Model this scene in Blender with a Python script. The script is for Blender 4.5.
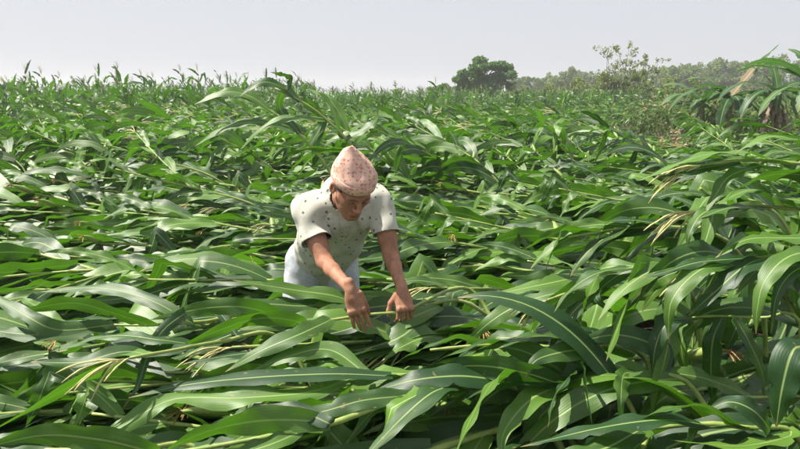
import bpy, bmesh, math, random
import numpy as np
from mathutils import Vector, Matrix, Quaternion

scn = bpy.context.scene
for o in list(bpy.data.objects): bpy.data.objects.remove(o)
COL = scn.collection
R = math.radians
rng = np.random.default_rng(11)
random.seed(11)

# ------------------------------------------------------------------ camera
F = 620.0; CX, CY = 400.0, 224.5; HOR = 92.0; CAMZ = 1.65
TH = math.atan((CY - HOR) / F)
cam_d = bpy.data.cameras.new('camera'); cam = bpy.data.objects.new('camera', cam_d); COL.objects.link(cam)
cam.location = (0, 0, CAMZ); cam.rotation_euler = (math.pi/2 - TH, 0, 0)
cam_d.sensor_width = 36.0; cam_d.lens = F/800*36.0; cam_d.clip_start = 0.05; cam_d.clip_end = 5000
scn.camera = cam
# ------------------------------------------------------------------ sky, sun, exposure
SUN_EL, SUN_AZ = R(58), R(-80)       # azimuth from +Y, negative = towards the left
world = bpy.data.worlds.new('World'); scn.world = world; world.use_nodes = True
wn = world.node_tree; wn.nodes.clear()
wo = wn.nodes.new('ShaderNodeOutputWorld'); wb = wn.nodes.new('ShaderNodeBackground')
sk = wn.nodes.new('ShaderNodeTexSky'); sk.sky_type = 'NISHITA'; sk.sun_disc = False
sk.sun_elevation = SUN_EL; sk.sun_rotation = SUN_AZ
sk.air_density = 1.0; sk.dust_density = 4.0; sk.ozone_density = 1.0; sk.altitude = 100
# thin even overcast veil of a hazy day over the whole dome
mixw = wn.nodes.new('ShaderNodeMix'); mixw.data_type = 'RGBA'; mixw.inputs[0].default_value = 0.86
mixw.inputs[7].default_value = (6.8, 7.0, 7.5, 1)
wn.links.new(sk.outputs[0], mixw.inputs[6]); wn.links.new(mixw.outputs[2], wb.inputs[0])
wb.inputs[1].default_value = 0.0555
wn.links.new(wb.outputs[0], wo.inputs[0])
sun_d = bpy.data.lights.new('sun', 'SUN'); sun = bpy.data.objects.new('sun', sun_d); COL.objects.link(sun)
sun_d.energy = 5.0; sun_d.angle = R(0.6); sun_d.color = (1.0, 0.94, 0.84)
SDIR = Vector((math.sin(SUN_AZ)*math.cos(SUN_EL), math.cos(SUN_AZ)*math.cos(SUN_EL), math.sin(SUN_EL)))
sun.rotation_euler = SDIR.to_track_quat('Z', 'Y').to_euler(); sun.location = (-6, 10, 20)
scn.view_settings.view_transform = 'Standard'; scn.view_settings.look = 'None'
scn.view_settings.exposure = 1.02; scn.view_settings.gamma = 1.0
scn.render.engine = 'CYCLES'
cy = scn.cycles
cy.use_denoising = True; cy.max_bounces = 5; cy.use_adaptive_sampling = True; cy.adaptive_threshold = .03; cy.transparent_max_bounces = 6; cy.transmission_bounces = 5
cy.diffuse_bounces = 2; cy.glossy_bounces = 2; cy.volume_bounces = 0
cy.volume_step_rate = 4.0; cy.volume_max_steps = 64

# ------------------------------------------------------------------ helpers
def ray(px, py):
    u = (px-CX)/F; v = (CY-py)/F
    return np.array([u, math.cos(TH)+v*math.sin(TH), -math.sin(TH)+v*math.cos(TH)])
CAM = np.array([0, 0, CAMZ])
def P(px, py, Y): d = ray(px, py); return CAM + d*(Y/d[1])          # point at depth Y on the pixel's ray
def Q(px, py, z): d = ray(px, py); return CAM + d*((z-CAMZ)/d[2])    # point at height z on the pixel's ray
def project(p):
    p = np.atleast_2d(p) - CAM
    c, s = math.cos(TH), math.sin(TH)
    dep = p[:,1]*c - p[:,2]*s; up = p[:,1]*s + p[:,2]*c
    dd = np.maximum(dep, 1e-3)
    return np.stack([CX + F*p[:,0]/dd, CY - F*up/dd, dep], 1)
def nrm(v): return v/max(np.linalg.norm(v), 1e-9)

class MB:
    """collects verts / faces / uv / material index"""
    def __init__(s): s.v = []; s.f = []; s.uv = []; s.mi = []; s.n = 0
    def add(s, v, f, uv=None, mi=0):
        v = np.asarray(v, float); s.v.append(v); uv = np.zeros((len(v), 2)) if uv is None else uv
        s.uv.append(uv); s.f += [tuple(int(i)+s.n for i in q) for q in f]; s.mi += [mi]*len(f); s.n += len(v)
        return s
    def mesh(s, name, mats, smooth=True):
        me = bpy.data.meshes.new(name)
        V = np.concatenate(s.v) if s.v else np.zeros((0, 3)); UV = np.concatenate(s.uv)
        me.from_pydata(V.tolist(), [], s.f)
        for m in mats: me.materials.append(m)
        me.polygons.foreach_set('use_smooth', [smooth]*len(s.f))
        if len(mats) > 1: me.polygons.foreach_set('material_index', s.mi)
        l = me.uv_layers.new(name='UVMap'); li = np.empty(len(me.loops), np.int32); me.loops.foreach_get('vertex_index', li)
        l.data.foreach_set('uv', UV[li].astype(np.float32).ravel()); me.update()
        return me
def link(name, data, parent=None, loc=None):
    o = bpy.data.objects.new(name, data); COL.objects.link(o)
    if parent is not None: o.parent = parent
    if loc is not None: o.location = tuple(loc)
    return o
def tag(o, label=None, cat=None, group=None, kind=None):
    if label: o['label'] = label
    if cat: o['category'] = cat
    if group: o['group'] = group
    if kind: o['kind'] = kind
    return o
def catmull(pts, n):
    pts = np.asarray(pts, float); k = len(pts)
    if k == 2: return pts[0] + (pts[1]-pts[0])*np.linspace(0, 1, n)[:, None]
    e = np.vstack([2*pts[0]-pts[1], pts, 2*pts[-1]-pts[-2]])
    seg = np.linalg.norm(np.diff(pts, axis=0), axis=1); cum = np.concatenate([[0], np.cumsum(seg)])/seg.sum()
    out = []
    for t in np.linspace(0, 1, n):
        i = min(np.searchsorted(cum, t, side='right')-1, k-2); i = max(i, 0)
        f = (t-cum[i])/max(cum[i+1]-cum[i], 1e-9); p0, p1, p2, p3 = e[i], e[i+1], e[i+2], e[i+3]
        out.append(0.5*((2*p1)+(-p0+p2)*f+(2*p0-5*p1+4*p2-p3)*f*f+(-p0+3*p1-3*p2+p3)*f**3))
    return np.array(out)
def tube(mb, pts, rad, sides=7, mi=0, cap=True):
    pts = np.asarray(pts, float); n = len(pts); rad = np.broadcast_to(np.asarray(rad, float), (n,))
    T = np.gradient(pts, axis=0); T /= np.maximum(np.linalg.norm(T, axis=1), 1e-9)[:, None]
    a = np.array([0, 0, 1.0]) if abs(T[0][2]) < .9 else np.array([1.0, 0, 0])
    s = nrm(np.cross(T[0], a)); V = []; UV = []
    ang = np.linspace(0, 2*math.pi, sides, endpoint=False)
    for i in range(n):
        s = nrm(s - T[i]*np.dot(s, T[i])); b = np.cross(T[i], s)
        V.append(pts[i] + rad[i]*(np.cos(ang)[:, None]*s + np.sin(ang)[:, None]*b))
        UV.append(np.stack([ang/(2*math.pi), np.full(sides, i/max(n-1, 1))], 1))
    f = [(i*sides+j, i*sides+(j+1) % sides, (i+1)*sides+(j+1) % sides, (i+1)*sides+j) for i in range(n-1) for j in range(sides)]
    if cap: f += [tuple(range(sides))[::-1], tuple((n-1)*sides+j for j in range(sides))]
    return mb.add(np.concatenate(V), f, np.concatenate(UV), mi)

# ------------------------------------------------------------------ materials
def new_mat(name):
    m = bpy.data.materials.new(name); m.use_nodes = True; nt = m.node_tree; nt.nodes.clear()
    out = nt.nodes.new('ShaderNodeOutputMaterial'); return m, nt, out
def nd(nt, t, **kw):
    n = nt.nodes.new(t)
    for k, v in kw.items(): setattr(n, k, v)
    return n
def mth(nt, op, a, b=None, c=None, clamp=False):
    n = nt.nodes.new('ShaderNodeMath'); n.operation = op; n.use_clamp = clamp
    for i, x in enumerate((a, b, c)):
        if x is None: continue
        if isinstance(x, (int, float)): n.inputs[i].default_value = x
        else: nt.links.new(x, n.inputs[i])
    return n.outputs[0]
def mix(nt, fac, a, b, mode='MIX'):
    n = nt.nodes.new('ShaderNodeMix'); n.data_type = 'RGBA'; n.blend_type = mode
    for i, x in ((0, fac), (6, a), (7, b)):
        if isinstance(x, (int, float)): n.inputs[i].default_value = x
        elif isinstance(x, tuple): n.inputs[i].default_value = (*x, 1)
        else: nt.links.new(x, n.inputs[i])
    return n.outputs[2]
def ss(nt, x, a, b):
    n = nt.nodes.new('ShaderNodeMapRange'); n.interpolation_type = 'SMOOTHSTEP'
    n.inputs[1].default_value = a; n.inputs[2].default_value = b; nt.links.new(x, n.inputs[0]); return n.outputs[0]
def noise(nt, vec, scale, detail=3, rough=.5):
    n = nd(nt, 'ShaderNodeTexNoise'); n.inputs['Scale'].default_value = scale; n.inputs['Detail'].default_value = detail
    n.inputs['Roughness'].default_value = rough
    if vec is not None: nt.links.new(vec, n.inputs['Vector'])
    return n.outputs[0]

def leaf_mat(name, dark, light, trans, rib, rough=.40, tmix=.30, spec=.5, ribw=.10, vein=70., stripe=True):
    m, nt, out = new_mat(name); L = nt.links.new
    tc = nd(nt, 'ShaderNodeTexCoord'); uv = nd(nt, 'ShaderNodeSeparateXYZ'); L(tc.outputs['UV'], uv.inputs[0])
    oi = nd(nt, 'ShaderNodeObjectInfo')
    a = mth(nt, 'ABSOLUTE', mth(nt, 'MULTIPLY_ADD', uv.outputs[0], 2., -1.))
    ribm = mth(nt, 'SUBTRACT', 1., ss(nt, a, ribw*.35, ribw))
    n1 = noise(nt, tc.outputs['Object'], 5., 3)
    mp = nd(nt, 'ShaderNodeMapping'); mp.inputs['Scale'].default_value = (26, 1.6, 1)
    cmb = nd(nt, 'ShaderNodeVectorMath', operation='ADD'); L(tc.outputs['UV'], cmb.inputs[0]); L(oi.outputs['Random'], cmb.inputs[1])
    L(cmb.outputs[0], mp.inputs[0]); n2 = noise(nt, mp.outputs[0], 1., 4, .6)
    k = mth(nt, 'ADD', mth(nt, 'MULTIPLY', n1, .7), mth(nt, 'MULTIPLY', mth(nt, 'SUBTRACT', oi.outputs['Random'], .42), 1.05))
    k = mth(nt, 'ADD', k, mth(nt, 'MULTIPLY', mth(nt, 'SUBTRACT', n2, .5), .8), clamp=True)
    col = mix(nt, k, dark, light)
    col = mix(nt, mth(nt, 'MULTIPLY', ribm, .75), col, rib)
    # dry tips and chewed brown specks
    sp = ss(nt, noise(nt, tc.outputs['Object'], 38., 2), .68, .74)
    tip = mth(nt, 'MULTIPLY', ss(nt, mth(nt, 'ADD', uv.outputs[1], mth(nt, 'MULTIPLY', n2, .22)), 1.02, 1.14), .8)
    col = mix(nt, mth(nt, 'MAXIMUM', mth(nt, 'MULTIPLY', sp, .45), tip), col, (.30, .22, .09))
    bs = nd(nt, 'ShaderNodeBsdfPrincipled'); L(col, bs.inputs['Base Color'])
    L(mth(nt, 'MULTIPLY_ADD', n2, .22, rough-.10), bs.inputs['Roughness']); bs.inputs['Specular IOR Level'].default_value = spec
    wv = mth(nt, 'SINE', mth(nt, 'MULTIPLY', uv.outputs[0], vein))
    h = mth(nt, 'ADD', mth(nt, 'MULTIPLY', wv, .12), mth(nt, 'MULTIPLY', n2, .7))
    h = mth(nt, 'SUBTRACT', h, mth(nt, 'MULTIPLY', ribm, 1.5))
    bp = nd(nt, 'ShaderNodeBump'); bp.inputs['Strength'].default_value = .35; bp.inputs['Distance'].default_value = .0016
    L(h, bp.inputs['Height']); L(bp.outputs[0], bs.inputs['Normal'])
    tr = nd(nt, 'ShaderNodeBsdfTranslucent'); L(mix(nt, k, trans, tuple(min(1, c*1.35) for c in trans)), tr.inputs[0])
    mx = nd(nt, 'ShaderNodeMixShader'); mx.inputs[0].default_value = tmix
    L(bs.outputs[0], mx.inputs[1]); L(tr.outputs[0], mx.inputs[2]); L(mx.outputs[0], out.inputs[0])
    return m
M_LEAF = leaf_mat('maize_leaf', (.007, .039, .006), (.092, .192, .020), (.11, .32, .010), (.27, .38, .12), rough=.50, spec=.62, tmix=.21)
M_DRY = leaf_mat('dry_leaf', (.15, .11, .055), (.30, .24, .12), (.22, .15, .06), (.42, .34, .18), rough=.6, tmix=.15, spec=.3)
M_HUSK = leaf_mat('husk', (.16, .26, .05), (.30, .38, .10), (.25, .36, .05), (.34, .40, .14), rough=.5, tmix=.15, ribw=.001)
M_BDRY = leaf_mat('dry_banana_leaf', (.20, .14, .10), (.42, .33, .25), (.30, .22, .14), (.42, .34, .22), rough=.7, tmix=.15, spec=.2)
M_BANANA = leaf_mat('banana_leaf', (.022, .070, .020), (.065, .14, .035), (.09, .24, .03), (.30, .36, .15), rough=.5, tmix=.25, vein=10, spec=.35)

def simple_mat(name, c1, c2, scale=8., rough=.7, bump=.0, spec=.3, bscale=None, tmix=0):
    m, nt, out = new_mat(name); L = nt.links.new; tc = nd(nt, 'ShaderNodeTexCoord'); oi = nd(nt, 'ShaderNodeObjectInfo')
    n = noise(nt, tc.outputs['Object'], scale, 5, .6)
    k = mth(nt, 'ADD', ss(nt, n, .3, .7), mth(nt, 'MULTIPLY', mth(nt, 'SUBTRACT', oi.outputs['Random'], .5), .5), clamp=True)
    bs = nd(nt, 'ShaderNodeBsdfPrincipled'); L(mix(nt, k, c1, c2), bs.inputs['Base Color'])
    bs.inputs['Roughness'].default_value = rough; bs.inputs['Specular IOR Level'].default_value = spec
    if bump:
        b = nd(nt, 'ShaderNodeBump'); b.inputs['Strength'].default_value = .6; b.inputs['Distance'].default_value = bump
        L(noise(nt, tc.outputs['Object'], bscale or scale*3, 6, .65), b.inputs['Height']); L(b.outputs[0], bs.inputs['Normal'])
    if tmix:
        tr = nd(nt, 'ShaderNodeBsdfTranslucent'); tr.inputs[0].default_value = (*[min(1, x*1.5) for x in c2], 1)
        mx = nd(nt, 'ShaderNodeMixShader'); mx.inputs[0].default_value = tmix
        L(bs.outputs[0], mx.inputs[1]); L(tr.outputs[0], mx.inputs[2]); L(mx.outputs[0], out.inputs[0])
    else: L(bs.outputs[0], out.inputs[0])
    return m
M_STALK = simple_mat('maize_stalk', (.16, .24, .05), (.32, .37, .11), 14, .45, .0008, .45)
M_TASSEL = simple_mat('tassel', (.40, .38, .15), (.56, .52, .26), 30, .75, .001)
M_SILK = simple_mat('corn_silk', (.22, .10, .04), (.45, .33, .12), 40, .8)
M_SOIL = simple_mat('soil', (.026, .020, .015), (.060, .046, .034), 1.7, .95, .03, .1, 9)
M_BARK = simple_mat('bark', (.07, .055, .04), (.16, .13, .10), 6, .9, .02, .1)
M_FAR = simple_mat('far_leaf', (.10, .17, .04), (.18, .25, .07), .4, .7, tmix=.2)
M_MANGO = simple_mat('mango_leaf', (.040, .120, .014), (.10, .215, .032), .9, .5, tmix=.25)
M_PALE = simple_mat('pale_leaf', (.11, .17, .035), (.20, .25, .065), .9, .6, tmix=.35)
M_WEED = simple_mat('weed_leaf', (.06, .13, .025), (.16, .22, .06), 1.5, .6, tmix=.3)
M_STRAW = simple_mat('dry_weed', (.26, .20, .11), (.40, .32, .19), 2., .8, tmix=.15)
M_BSTEM = simple_mat('banana_stem', (.16, .13, .06), (.28, .27, .12), 5, .7, .01)

# ------------------------------------------------------------------ ground
mb = MB(); gx = np.concatenate([np.linspace(-600, -14, 8), np.linspace(-12, 12, 49), np.linspace(14, 600, 8)])
gy = np.concatenate([np.linspace(-600, -3, 6), np.linspace(-2, 22, 49), np.linspace(24, 600, 10)])
GX, GY = np.meshgrid(gx, gy, indexing='ij')
near = (np.abs(GX) < 11) & (GY > -1.5) & (GY < 21)
GZ = np.where(near, .02*np.sin(GX*5.1+1)*np.sin(GY*.9) + .012*np.sin(GX*11+GY*7) - .02, -.02)
n1, n2 = GX.shape
mb.add(np.stack([GX.ravel(), GY.ravel(), GZ.ravel()], 1),
       [(i*n2+j, (i+1)*n2+j, (i+1)*n2+j+1, i*n2+j+1) for i in range(n1-1) for j in range(n2-1)])
tag(link('ground', mb.mesh('ground', [M_SOIL])), kind='structure')

# ------------------------------------------------------------------ maize
G = np.array([0, 0, -1.0])
def leaf_width(t, W):
    a = .52 + .48*np.sin(np.clip(t/.38, 0, 1)*math.pi/2)
    b = np.where(t > .38, np.clip(1-((t-.38)/.62)**1.9, 0, 1), 1)
    return W*.5*np.maximum(a*b, .012)
def leaf_strip(C, side0, W, rg, across=4, twist=0., roll=0., ruffle=.012, vee=.28, widthf=leaf_width):
    """ribbon of a leaf along the centre line C, upper face up"""
    n = len(C); T = np.gradient(C, axis=0); T /= np.maximum(np.linalg.norm(T, axis=1), 1e-9)[:, None]
    t = np.linspace(0, 1, n); w = widthf(t, W); us = np.linspace(-1, 1, across+1)
    s = nrm(side0 - T[0]*np.dot(side0, T[0]))
    ph = rg.uniform(0, 6.28, 2); fr = rg.uniform(2.2, 4.6, 2); V = []; UV = []
    for i in range(n):
        s = nrm(s - T[i]*np.dot(s, T[i])); nn = np.cross(s, T[i])
        a = roll + twist*t[i]**1.3
        sr = s*math.cos(a) + nn*math.sin(a); nr = nn*math.cos(a) - s*math.sin(a)
        env = math.sin(math.pi*min(1, t[i]*1.05+.02))**.6 if 0 < t[i] < .97 else 0
        vv = vee*(1-.75*t[i])
        for u in us:
            k = 0 if u < 0 else 1
            if abs(u) > .9 and 1 < i < n-2 and rg.random() < .035: u = u*rg.uniform(.55, .8)
            z = abs(u)*w[i]*vv - .18*u*u*w[i] + ruffle*env*u*u*math.sin(fr[k]*6.28*t[i]+ph[k])
            V.append(C[i] + sr*u*w[i]*(1-.04*abs(u)) + nr*z); UV.append((u*.5+.5, t[i]))
    m = across+1
    f = [(i*m+j, i*m+j+1, (i+1)*m+j+1, (i+1)*m+j) for i in range(n-1) for j in range(across)]
    return np.array(V), f, np.array(UV)
def leaf_curve(p0, d0, L, n, rg, droop, wind, support, kink):
    ds = L/(n-1); p = p0.copy(); t = nrm(d0); C = [p.copy()]
    kk = int(n*kink) if kink else -1
    for i in range(1, n):
        f = i/n
        t = nrm(t + ds*(droop*(.25+1.5*f)*G + wind*(.3+f)))
        if i == kk: t = nrm(np.array([t[0]*.35, t[1]*.35, -.8]))
        if p[2]+t[2]*ds < support and i < n-2:
            t = nrm(np.array([t[0], t[1], max(t[2]*.2, -.06) if p[2] > support-.12 else .1]))
        p = p + t*ds
        if p[2] < .03: p[2] = .03
        C.append(p.copy())
    return np.array(C)
def stalk_path(rg, L, p0, p1, sb, yaw=0., n=18):
    ds = L/(n-1); p = np.zeros(3); C = [p.copy()]
    for i in range(1, n):
        s = i/(n-1); k = min(1, s/sb); k = k*k*(3-2*k)
        pit = p0+(p1-p0)*k; az = yaw*s
        p = p + ds*np.array([math.cos(pit)*math.cos(az), math.cos(pit)*math.sin(az), math.sin(pit)]); C.append(p.copy())
    return np.array(C)
def tassel_mb(p, d, rg, nb=9, L=.30, lod=0):
    mb = MB(); d = nrm(d)
    for k in range(nb):
        ax = nrm(rg.normal(size=3)); spread = .10 if k == 0 else rg.uniform(.18, .55)
        dd = nrm(d + ax*spread); ln = L*(1.05 if k == 0 else rg.uniform(.55, .95)); C = [p + d*(.0 if k == 0 else rg.uniform(0, .07))]
        m = 4 if lod else 7
        for i in range(m-1):
            dd = nrm(dd + G*rg.uniform(.05, .22)); C.append(C[-1]+dd*ln/(m-1))
        C = np.array(C); r = (.0030 if not lod else .005)*np.array([.6]+[1.0]*(m-2)+[.45])
        if not lod: r = r*(1+.35*np.sin(np.arange(m)*2.4+k))
        tube(mb, C, r, 3 if lod else 5, 0, not lod)
    return mb
def cob_mb(p, d, rg, lod=0):
    """ear: husk (index 0) and silk (index 1)"""
    hk = MB(); d = nrm(d); L = .20; t = np.linspace(0, 1, 6 if lod else 9)
    C = p + d*(t*L)[:, None] + np.outer(t**2, G)*.02
    tube(hk, C, .019*np.sin(np.clip(t*.86+.14, 0, 1)*math.pi)**.6 + .002, 5 if lod else 8)
    sl = MB()
    for k in range(3 if lod else 9):
        dd = nrm(d + rg.normal(size=3)*.35); c = [C[-1]-d*.01]
        for i in range(4): dd = nrm(dd + G*.3); c.append(c[-1]+dd*.016)
        tube(sl, np.array(c), [.0022]*5, 3, 0, False)
    return hk, sl
def stalk_mb(C, rg, r0=.0145, lod=0):
    mb = MB(); n = len(C)
    if lod: return tube(mb, C[::3] if n > 8 else C, np.linspace(r0, r0*.35, len(C[::3] if n > 8 else C)), 4, 0, False)
    m = 46; D = catmull(C, m); r = np.linspace(r0, r0*.38, m)
    for i in range(3, m, 5): r[i] *= 1.22
    for i in range(2, m, 5): r[i] *= 1.04
    return tube(mb, D, r, 8)
def gen_leaves(C, rg, nl, wind, support, kinkp, sc=1., lo=.22, hi=.97, droop=1.6, lod=0):
    """leaf centre lines along a stalk path; returns list of (V,f,uv,C,dry)"""
    out = []; n = len(C); seg = np.concatenate([[0], np.cumsum(np.linalg.norm(np.diff(C, axis=0), axis=1))]); seg /= seg[-1]
    az0 = rg.uniform(0, 6.28)
    for k in range(nl):
        s = lo+(hi-lo)*(k+.5)/nl; s = min(s+rg.uniform(-.02, .02), .985)
        p = np.array([np.interp(s, seg, C[:, j]) for j in range(3)]); q = np.array([np.interp(min(1, s+.05), seg, C[:, j]) for j in range(3)])
        T = nrm(q-p) if np.linalg.norm(q-p) > 1e-6 else nrm(C[-1]-C[-2])
        a = np.cross(T, [0, 0, 1.0]); a = nrm(a) if np.linalg.norm(a) > .1 else np.array([1.0, 0, 0]); b = np.cross(a, T)
        ang = az0 + math.pi*k + rg.normal()*.35
        o = a*math.cos(ang) + b*math.sin(ang)
        if o[2] < -.5: o = o - 1.2*np.array([0, 0, o[2]])
        op = R(rg.uniform(14, 40)); d0 = T*math.cos(op) + o*math.sin(op)
        size = math.sin(math.pi*(.18+.72*s))**.7
        L = sc*size*rg.uniform(.62, .94); W = sc*size*rg.uniform(.098, .142)
        sup = support*rg.uniform(.75, 1.15) if rg.random() < .52 else .05
        kink = rg.uniform(.3, .62) if rg.random() < kinkp else 0
        nn = 9 if lod else 20
        Cl = leaf_curve(p, d0, L, nn, rg, droop*rg.uniform(.6, 1.6), wind*rg.uniform(.3, 1.2), sup, kink)
        sd = np.cross(d0, [0, 0, 1.0]); sd = nrm(sd) if np.linalg.norm(sd) > .1 else o
        V, f, uv = leaf_strip(Cl, sd, W, rg, 2 if lod else 4, twist=rg.normal()*1.2, roll=rg.normal()*.55, ruffle=rg.uniform(.006, .024)*sc)
        out.append((V, f, uv, Cl, False))
    return out

WIND = np.array([1.0, 0, 0])
def plant_variant(seed, kind, lod):
    rg = np.random.default_rng(seed)
    if kind == 'lodged': L, p0, p1, sb, sup, kp, dr = rg.uniform(1.8, 2.2), R(rg.uniform(62, 80)), R(rg.uniform(-2, 12)), rg.uniform(.34, .5), .52, .32, 1.9
    elif kind == 'leaning': L, p0, p1, sb, sup, kp, dr = rg.uniform(1.8, 2.2), R(rg.uniform(70, 84)), R(rg.uniform(14, 36)), rg.uniform(.5, .8), .55, .3, 2.2
    else: L, p0, p1, sb, sup, kp, dr = rg.uniform(1.75, 2.1), R(rg.uniform(82, 90)), R(rg.uniform(58, 80)), .9, .1, .15, 2.6
    C = stalk_path(rg, L, p0, p1, sb, rg.normal()*.25)
    wind = WIND*(1.9 if kind == 'lodged' else 1.1 if kind == 'leaning' else .5)
    lv = gen_leaves(C, rg, int(rg.integers(10, 13)) if not lod else 10, wind, sup, kp, 1., .24, .97, dr, lod)
    tdir = nrm(C[-1]-C[-2]); ts = tassel_mb(C[-1]-tdir*.02, tdir, rg, (4 if lod else int(rg.integers(7, 11))), rg.uniform(.16, .25), lod)
    i = int(len(C)*.52); hk, sl = cob_mb(C[i], nrm((C[i+1]-C[i])*1.4 + np.array([0, rg.choice([-1, 1])*.5, .35])), rg, lod)
    return dict(C=C, leaves=lv, tassel=ts, husk=hk, silk=sl, rg=rg)

def plant_meshes(d, key):
    me = dict(stalk=stalk_mb(d['C'], d['rg']).mesh('stalk_'+key, [M_STALK]), leaves=[], tassel=None)
    for V, f, uv, Cl, dry in d['leaves']:
        me['leaves'].append((MB().add(V, f, uv).mesh('leaf_'+key, [M_DRY if dry else M_LEAF]), np.vstack([Cl, V[::3]])))
    if d['tassel'] is not None: me['tassel'] = d['tassel'].mesh('tassel_'+key, [M_TASSEL])
    if d['husk'] is not None:
        me['husk'] = d['husk'].mesh('husk_'+key, [M_HUSK]); me['silk'] = d['silk'].mesh('silk_'+key, [M_SILK])
    me['C'] = d['C']; return me

# ---- what the plants must keep clear of: the man (world capsules a, b, radius) and the view of him
HIP = P(322, 256, 3.05); SHR = P(306, 211, 2.70); SHL = P(380, 201, 2.76); HEADC = P(352, 187.5, 2.52)
ELR = P(325, 262, 2.56); WRR = P(351, 290, 2.37); TIPR = P(363, 333, 2.33)
ELL = P(391, 256, 2.66); WRL = P(402, 289, 2.46); TIPL = P(405, 318, 2.42)
SHM = (SHR+SHL)/2
MANCAPS = [(HIP, SHM, .20), (SHM, HEADC, .12), (HEADC, HEADC+np.array([0, 0, .13]), .11), (SHR, ELR, .065), (ELR, WRR, .05), (WRR, TIPR+np.array([0, 0, .05]), .045),
           (SHL, ELL, .065), (ELL, WRL, .05), (WRL, TIPL+np.array([0, 0, .04]), .045), (HIP, np.array([HIP[0]-.1, 3.05, 0]), .12), (HIP, np.array([HIP[0]+.12, 3.05, 0]), .12)]
def capd(p, a, b):
    ba = b-a; h = np.clip(((p-a)@ba)/max(ba@ba, 1e-9), 0, 1); return np.linalg.norm(p-a-h[:, None]*ba, axis=1)
# silhouette of the visible figure as pixel capsules
SIL = [((352, 150), (350, 205), 25, 2.7), ((345, 200), (322, 245), 40, 2.95), ((300, 215), (312, 258), 18, 3.0), ((345, 235), (338, 262), 20, 3.0), ((308, 208), (326, 262), 16, 2.75), ((326, 262), (351, 290), 14, 2.62),
       ((352, 292), (364, 330), 15, 2.42), ((384, 200), (392, 256), 16, 2.85), ((392, 256), (402, 290), 14, 2.72), ((403, 296), (404, 312), 17, 2.52)]
def hits_man(p, slack=1.0):
    for a, b, r in MANCAPS:
        if (capd(p, a, b) < r*slack).any(): return True
    return False
def hides_man(p):
    q = project(p); m = (q[:, 2] > .1) & (p[:, 1] < 3.1)
    if not m.any(): return False
    yy = p[m][:, 1]; q = q[m][:, :2]
    for a, b, r, Y in SIL:
        a = np.array(a, float); b = np.array(b, float)
        if ((capd(q, a, b) < r) & (yy < Y)).any(): return True
    return False
def in_gap(p):
    q = project(p); return ((((q[:, 0]-712)/50)**2 + ((q[:, 1]-366)/30)**2 < 1) & (p[:, 1] < 3.6)).mean() > .12
def in_view(p, margin=10):
    q = project(p); return ((q[:, 2] > .3) & (q[:, 0] > -margin) & (q[:, 0] < 800+margin) & (q[:, 1] > -20) & (q[:, 1] < 449+margin)).any()
TOL = CAM + np.array([0, 0, 0])

def canopy(x, y):
    """height the fallen crop reaches over the near ground"""
    c = np.interp(y, [1.2, 1.9, 2.4, 3.0, 4.0, 5.5, 7.5, 9], [.60, .66, .74, .84, 1.0, 1.2, 1.45, 3])
    return np.where((x > .95+.12*np.maximum(0, y-2)) & (y < 3.6), np.maximum(c, 1.34), np.where((x > .75) & (y < 3.4), np.maximum(c, 1.0), c))
def place(me, loc, az, sc, name='maize_plant', tilt=None):
    """one plant: Empty + parts (shared meshes); leaves that would run through the man or stand before him are left off"""
    c, s = math.cos(az), math.sin(az); Rm = np.array([[c, -s, 0], [s, c, 0], [0, 0, 1]])
    zs = float(np.interp(loc[1], [1.5, 2.2, 3.2, 4.5], [.74, .80, .88, 1])) if loc[0] < 1.2 else 1.
    sv = np.array([sc, sc, sc*zs]); W = lambda p: (p*sv)@Rm.T + loc
    Cw = W(me['C'])
    fine = catmull(Cw, 40)
    if hits_man(fine) or hides_man(fine) or (fine[:, 2] > canopy(fine[:, 0], fine[:, 1])).any(): return None
    if (np.linalg.norm(fine-CAM, axis=1) < .95).any(): return None
    keep = []
    for k, (m, pts) in enumerate(me['leaves']):
        p = W(pts)
        if hits_man(p, .8) or hides_man(p) or (np.linalg.norm(p-CAM, axis=1) < 1.0).any(): continue
        if in_gap(p) and rng.random() < .15: continue
        if (p[:, 2] > canopy(p[:, 0], p[:, 1])).any(): continue
        keep.append(m)
    if len(keep) < 4: return None
    root = link(name, None, None, loc); root.rotation_euler = (0, 0, az); root.scale = tuple(sv); root.empty_display_size = .1
    link('stalk', me['stalk'], root)
    for m in keep: link('leaf', m, root)
    if me.get('tassel') and not hides_man(W(me['C'][-1:]+0.)) : (rng.random() < .14) and link('tassel', me['tassel'], root)
    if me.get('husk') and rng.random() < .35:
        e = link('ear', me['husk'], root); link('silk', me['silk'], e)
    return root, Cw

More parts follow.
